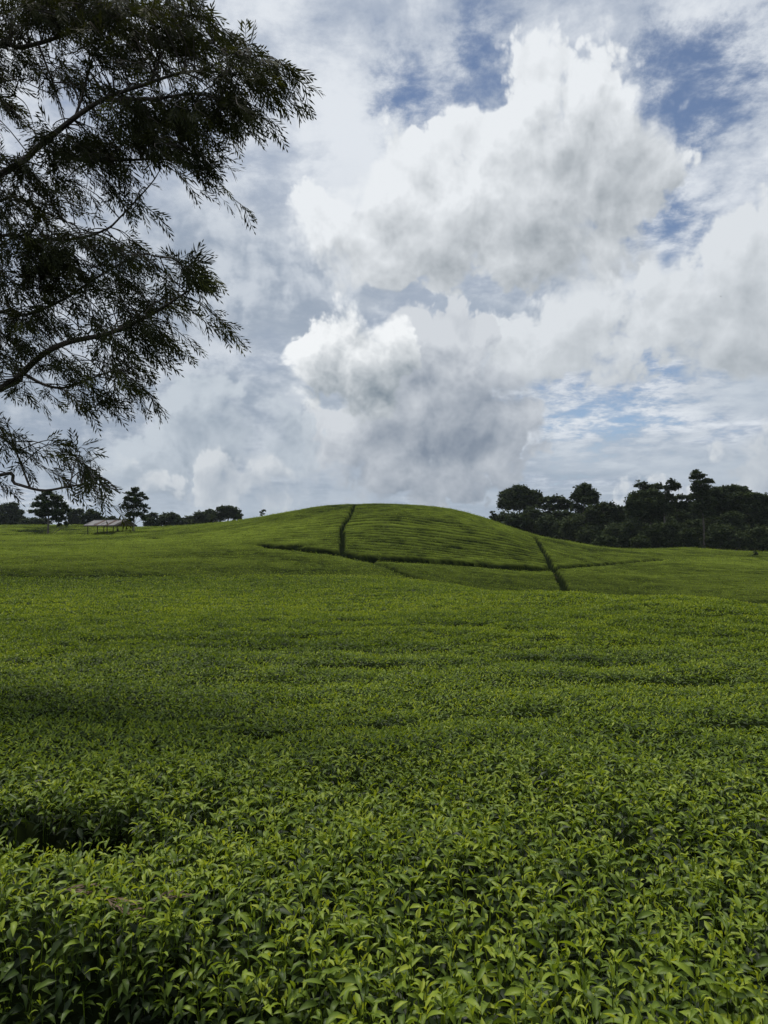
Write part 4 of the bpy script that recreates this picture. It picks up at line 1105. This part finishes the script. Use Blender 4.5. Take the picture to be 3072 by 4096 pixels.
# sprays of foliage: (px, py, rx, ry, count, depth): where plumes end
CL = [(180, 60, 200, 90, 70, 6.3), (480, 60, 220, 90, 80, 6.1), (740, 90, 150, 110, 56, 5.8), (880, 110, 90, 90, 24, 5.7), (620, 220, 260, 110, 84, 5.9), (900, 300, 150, 90, 40, 5.6),
      (1060, 260, 90, 55, 22, 5.5), (1120, 330, 80, 50, 16, 5.4), (880, 450, 170, 90, 50, 5.6), (1000, 460, 70, 70, 16, 5.5), (640, 470, 220, 90, 60, 5.8), (760, 600, 170, 80, 44, 5.8), (880, 680, 90, 50, 18, 5.7),
      (560, 620, 200, 80, 40, 6.0), (330, 330, 130, 120, 34, 6.3), (130, 200, 130, 100, 34, 6.5), (60, 330, 70, 70, 14, 6.6), (70, 480, 70, 50, 14, 6.6), (310, 600, 120, 90, 44, 6.1), (130, 700, 110, 60, 20, 6.3),
      (420, 680, 130, 70, 22, 6.0), (180, 830, 190, 80, 56, 6.4), (380, 820, 100, 80, 20, 6.2), (620, 800, 60, 60, 8, 5.9), (680, 860, 30, 40, 5, 5.8), (240, 1000, 140, 90, 56, 6.3), (330, 1080, 150, 80, 44, 6.2), (520, 1010, 140, 60, 34, 6.0), (640, 1040, 60, 50, 12, 5.9),
      (300, 1160, 200, 60, 40, 6.2), (570, 1110, 110, 60, 20, 5.9), (30, 1130, 60, 70, 16, 6.6), (90, 1200, 50, 40, 8, 6.6), (120, 1310, 140, 70, 36, 6.4), (320, 1290, 140, 60, 30, 6.1), (480, 1230, 90, 60, 14, 5.9), (600, 1180, 80, 50, 12, 5.8),
      (840, 1090, 80, 40, 16, 5.5), (920, 1120, 60, 50, 12, 5.4), (820, 1190, 70, 70, 14, 5.5), (700, 1260, 110, 60, 24, 5.7), (640, 1340, 120, 60, 30, 5.7), (740, 1400, 70, 60, 12, 5.6), (540, 1400, 110, 50, 18, 5.8),
      (200, 1440, 120, 50, 22, 6.2), (60, 1420, 70, 60, 14, 6.5), (420, 1500, 110, 60, 18, 5.9), (560, 1520, 90, 60, 18, 5.8), (640, 1560, 60, 60, 8, 5.7), (440, 1600, 70, 70, 12, 5.9), (540, 1640, 40, 60, 6, 5.8), (150, 1580, 90, 40, 8, 6.3), (340, 1590, 60, 60, 7, 6.0),
      (60, 1800, 90, 60, 18, 5.9), (150, 1860, 60, 50, 8, 5.9), (30, 1920, 60, 60, 8, 5.9), (60, 1990, 60, 40, 6, 5.8), (200, 1920, 80, 40, 10, 5.8), (330, 1900, 80, 40, 12, 5.7), (420, 1890, 30, 50, 5, 5.6), (440, 1960, 70, 50, 16, 5.6), (380, 2010, 60, 40, 8, 5.6), (480, 2020, 40, 30, 5, 5.5)]
for cy_ in range(40, 1950, 150): CL += [(-90, cy_, 150, 85, 34, 6.5), (-340, cy_ - 60, 150, 85, 30, 6.6)]
leaves, twigs = [], []
for (cx_, cy_, rx, ry, cnt, dep) in CL:
    for _ in range(int((cnt / 30) ** 1.2 * 30 * (0.56 if cy_ < 760 else 0.46 if cy_ < 1700 else 0.30) + 1)):
        a = rng.random() * 6.283; q = rng.random() ** 0.75
        low = 1.2 if cy_ < 760 else 1.7 if cy_ < 1700 else 1.35
        tip = px2w(cx_ - 85 * low + rx * q * math.cos(a), cy_ - (55 if cy_ < 1700 else 105) + ry * q * math.sin(a), dep + rng.normal(0, 0.28)) - OB
        d2 = ((ALLB - tip) ** 2).sum(1) * (1 + 0.4 * rng.random(len(ALLB)))
        root_ = ALLB[int(np.argmin(d2))]
        out = tip - root_; ln = np.linalg.norm(out)
        if ln > 0.95: continue
        if ln < 0.12: out = np.array([0.6, rng.normal(0, .4), -.3]); ln = 0.3; tip = root_ + out * 0.4
        # plume: twig arching out and drooping at the end
        drift = np.array([0.55, rng.normal(0, .25), -0.45])
        end = tip + drift * 0.22
        mid_ = (root_ * .45 + tip * .55) + np.array([0, 0, 0.10 * min(ln, 1.0)])
        L_ = smoothline(np.array([root_, mid_, tip, end]), 9)
        twigs.append(tube(L_, np.linspace(0.0065, 0.0018, 9), 3))
        # leaves along the outer half
        for k in range(7):
            t = 3.2 + k * 0.78; i = int(min(t, 7.9)); f = t - i; p = L_[i] * (1 - f) + L_[min(i + 1, 8)] * f
            dirv = L_[min(i + 1, 8)] - L_[max(i - 1, 0)]; dirv /= np.linalg.norm(dirv) + 1e-9
            dirv = dirv * 0.8 + np.array([0.18, 0, -0.28]) + rng.normal(0, 0.30, 3); dirv /= np.linalg.norm(dirv)
            leaves.append((p, math.atan2(dirv[1], dirv[0]), math.asin(np.clip(dirv[2], -1, 1)), rng.normal(0, 0.9), rng.uniform(0.13, 0.22), np.clip(rng.normal(0.45, 0.2), 0, 1)))
# the crown outside the picture
for _ in range(170):
    a = rng.random() * 6.283; zz_ = rng.uniform(2.6, 9.8); rad = (0.4 + 2.0 * math.sin(math.pi * (zz_ - 1.4) / 9.4)) * math.sqrt(rng.random())
    p = np.array([rad * math.cos(a), rad * math.sin(a), zz_])
    if p[0] > 1.0: continue
    c0 = np.array([np.interp(zz_ - 0.5, tp[:, 2], tp[:, 0]), np.interp(zz_ - 0.5, tp[:, 2], tp[:, 1]), zz_ - 0.5 * rad])
    twigs.append(tube(bend(c0, p, 0.1, 5), np.linspace(0.012, 0.003, 5), 3))
    for k in range(6):
        leaves.append((p + rng.normal(0, 0.12, 3), rng.random() * 6.283, rng.normal(-.3, .4), rng.normal(0, .8), rng.uniform(.13, .2), np.clip(rng.normal(.45, .2), 0, 1)))
V, F = join(twigs); tw = obj('twigs', np_mesh('twigs', V, F, M_OAKBARK), oak); tag(tw, kind='stuff')
P = np.array([l[0] for l in leaves]); yaw, el_, rol, lng, tin = (np.array([l[i] for l in leaves]) for i in range(1, 6))
# the 300 leaves that stand clearest against the sky are single leaf objects
wx = P + OB; pxs = CX + wx[:, 0] / wx[:, 1] * FPX; pys = 2130 - (wx[:, 2] - EYE) / wx[:, 1] * FPX
grid = np.zeros((24, 32), int); gi = np.clip((pys / 100).astype(int), 0, 23); gj = np.clip((pxs / 60).astype(int), 0, 31); np.add.at(grid, (gi, gj), 1)
vis = (pxs > 20) & (pxs < 1250) & (pys > 10) & (pys < 2100)
score = np.where(vis, lng / wx[:, 1] / (1 + grid[gi, gj] * 0.05), 0)
one = np.zeros(len(P), bool); one[np.argsort(-score)[:300]] = True
parts = []
pk = rng.integers(0, 4, len(P))
for t in range(4):
    k = (pk == t) & ~one
    parts.append(stamp(T_OAK[t], P[k], yaw[k], el_[k], rol[k], lng[k], tin[k]))
V, F, T = gather(parts); cr = obj('crown', np_mesh('crown', V, F, M_OAKLEAF, True, T), oak); tag(cr, kind='stuff')
OAKMESH = {(t, c): np_mesh('leaf', T_OAK[t][0], T_OAK[t][1], M_OAKLEAF, True, np.full(len(T_OAK[t][0]), 0.25 + 0.3 * c)) for t in range(4) for c in range(3)}
M = frames(yaw, el_, rol)
for i in one.nonzero()[0]:
    o = obj('leaf', OAKMESH[int(pk[i]), int(np.clip((tin[i] - 0.1) / 0.3, 0, 2))], branch_obj[int(BRI[np.argmin(((ALLB - P[i]) ** 2).sum(1))])]); s = lng[i]
    o.matrix_local = Matrix([[*(M[i, a] * s), P[i, a]] for a in range(3)] + [[0, 0, 0, 1]])

# dry fronds shed onto the tea below
M_DRY = leaf_material('dry_frond', [(0.0, (0.050, 0.034, 0.022)), (1.0, (0.15, 0.11, 0.08))], 0.1, 0.85, 0.1)
for (px, py, y0, rz, sc, lab) in ((300, 3590, 1.7, 0.4, 0.16, 'dry brown frond caught on the tea at the lower left'), (470, 3630, 1.7, -0.2, 0.15, 'greyish dead frond lying on the tea, right of the brown one'), (690, 3640, 1.7, 0.9, 0.13, 'small withered brown frond on the tea, rightmost of the dead ones')):
    xw, yw = on_land(px, py, 1.4, 2.4)
    zw = float(table(np.array([xw]), np.array([yw]))[0])
    fr = obj('dry_frond', np_mesh('dry_frond', T_OAK[1][0] * np.array([1, 1.1, 0.6]), T_OAK[1][1], M_DRY, True, rng.random(len(T_OAK[1][0]))))
    fr.location = (xw - 0.05, yw, zw + 0.028); fr.rotation_euler = (0.15, 0.05, rz); fr.scale = (sc * 0.8,) * 3
    tag(fr, lab, 'dry frond', 'dead fronds on the tea')
# ------------------------------------------------------------------ thin humid air
hz = bpy.data.materials.new('haze'); hz.use_nodes = True; t = hz.node_tree; t.nodes.clear()
o = t.nodes.new('ShaderNodeOutputMaterial'); v = t.nodes.new('ShaderNodeVolumePrincipled')
v.inputs['Color'].default_value = (0.80, 0.90, 1.0, 1); v.inputs['Density'].default_value = 0.00006; v.inputs['Anisotropy'].default_value = 0.2
t.links.new(v.outputs[0], o.inputs['Volume'])
zlow = float(min(v.co.z for v in gr.data.vertices))
V, F = box(-6100, 6100, -6100, 6100, zlow - 1.0, 70)
ho = obj('haze', np_mesh('haze', V, F, hz, False)); tag(ho, 'thin pale humid air over the field and the wood', 'haze', kind='stuff')
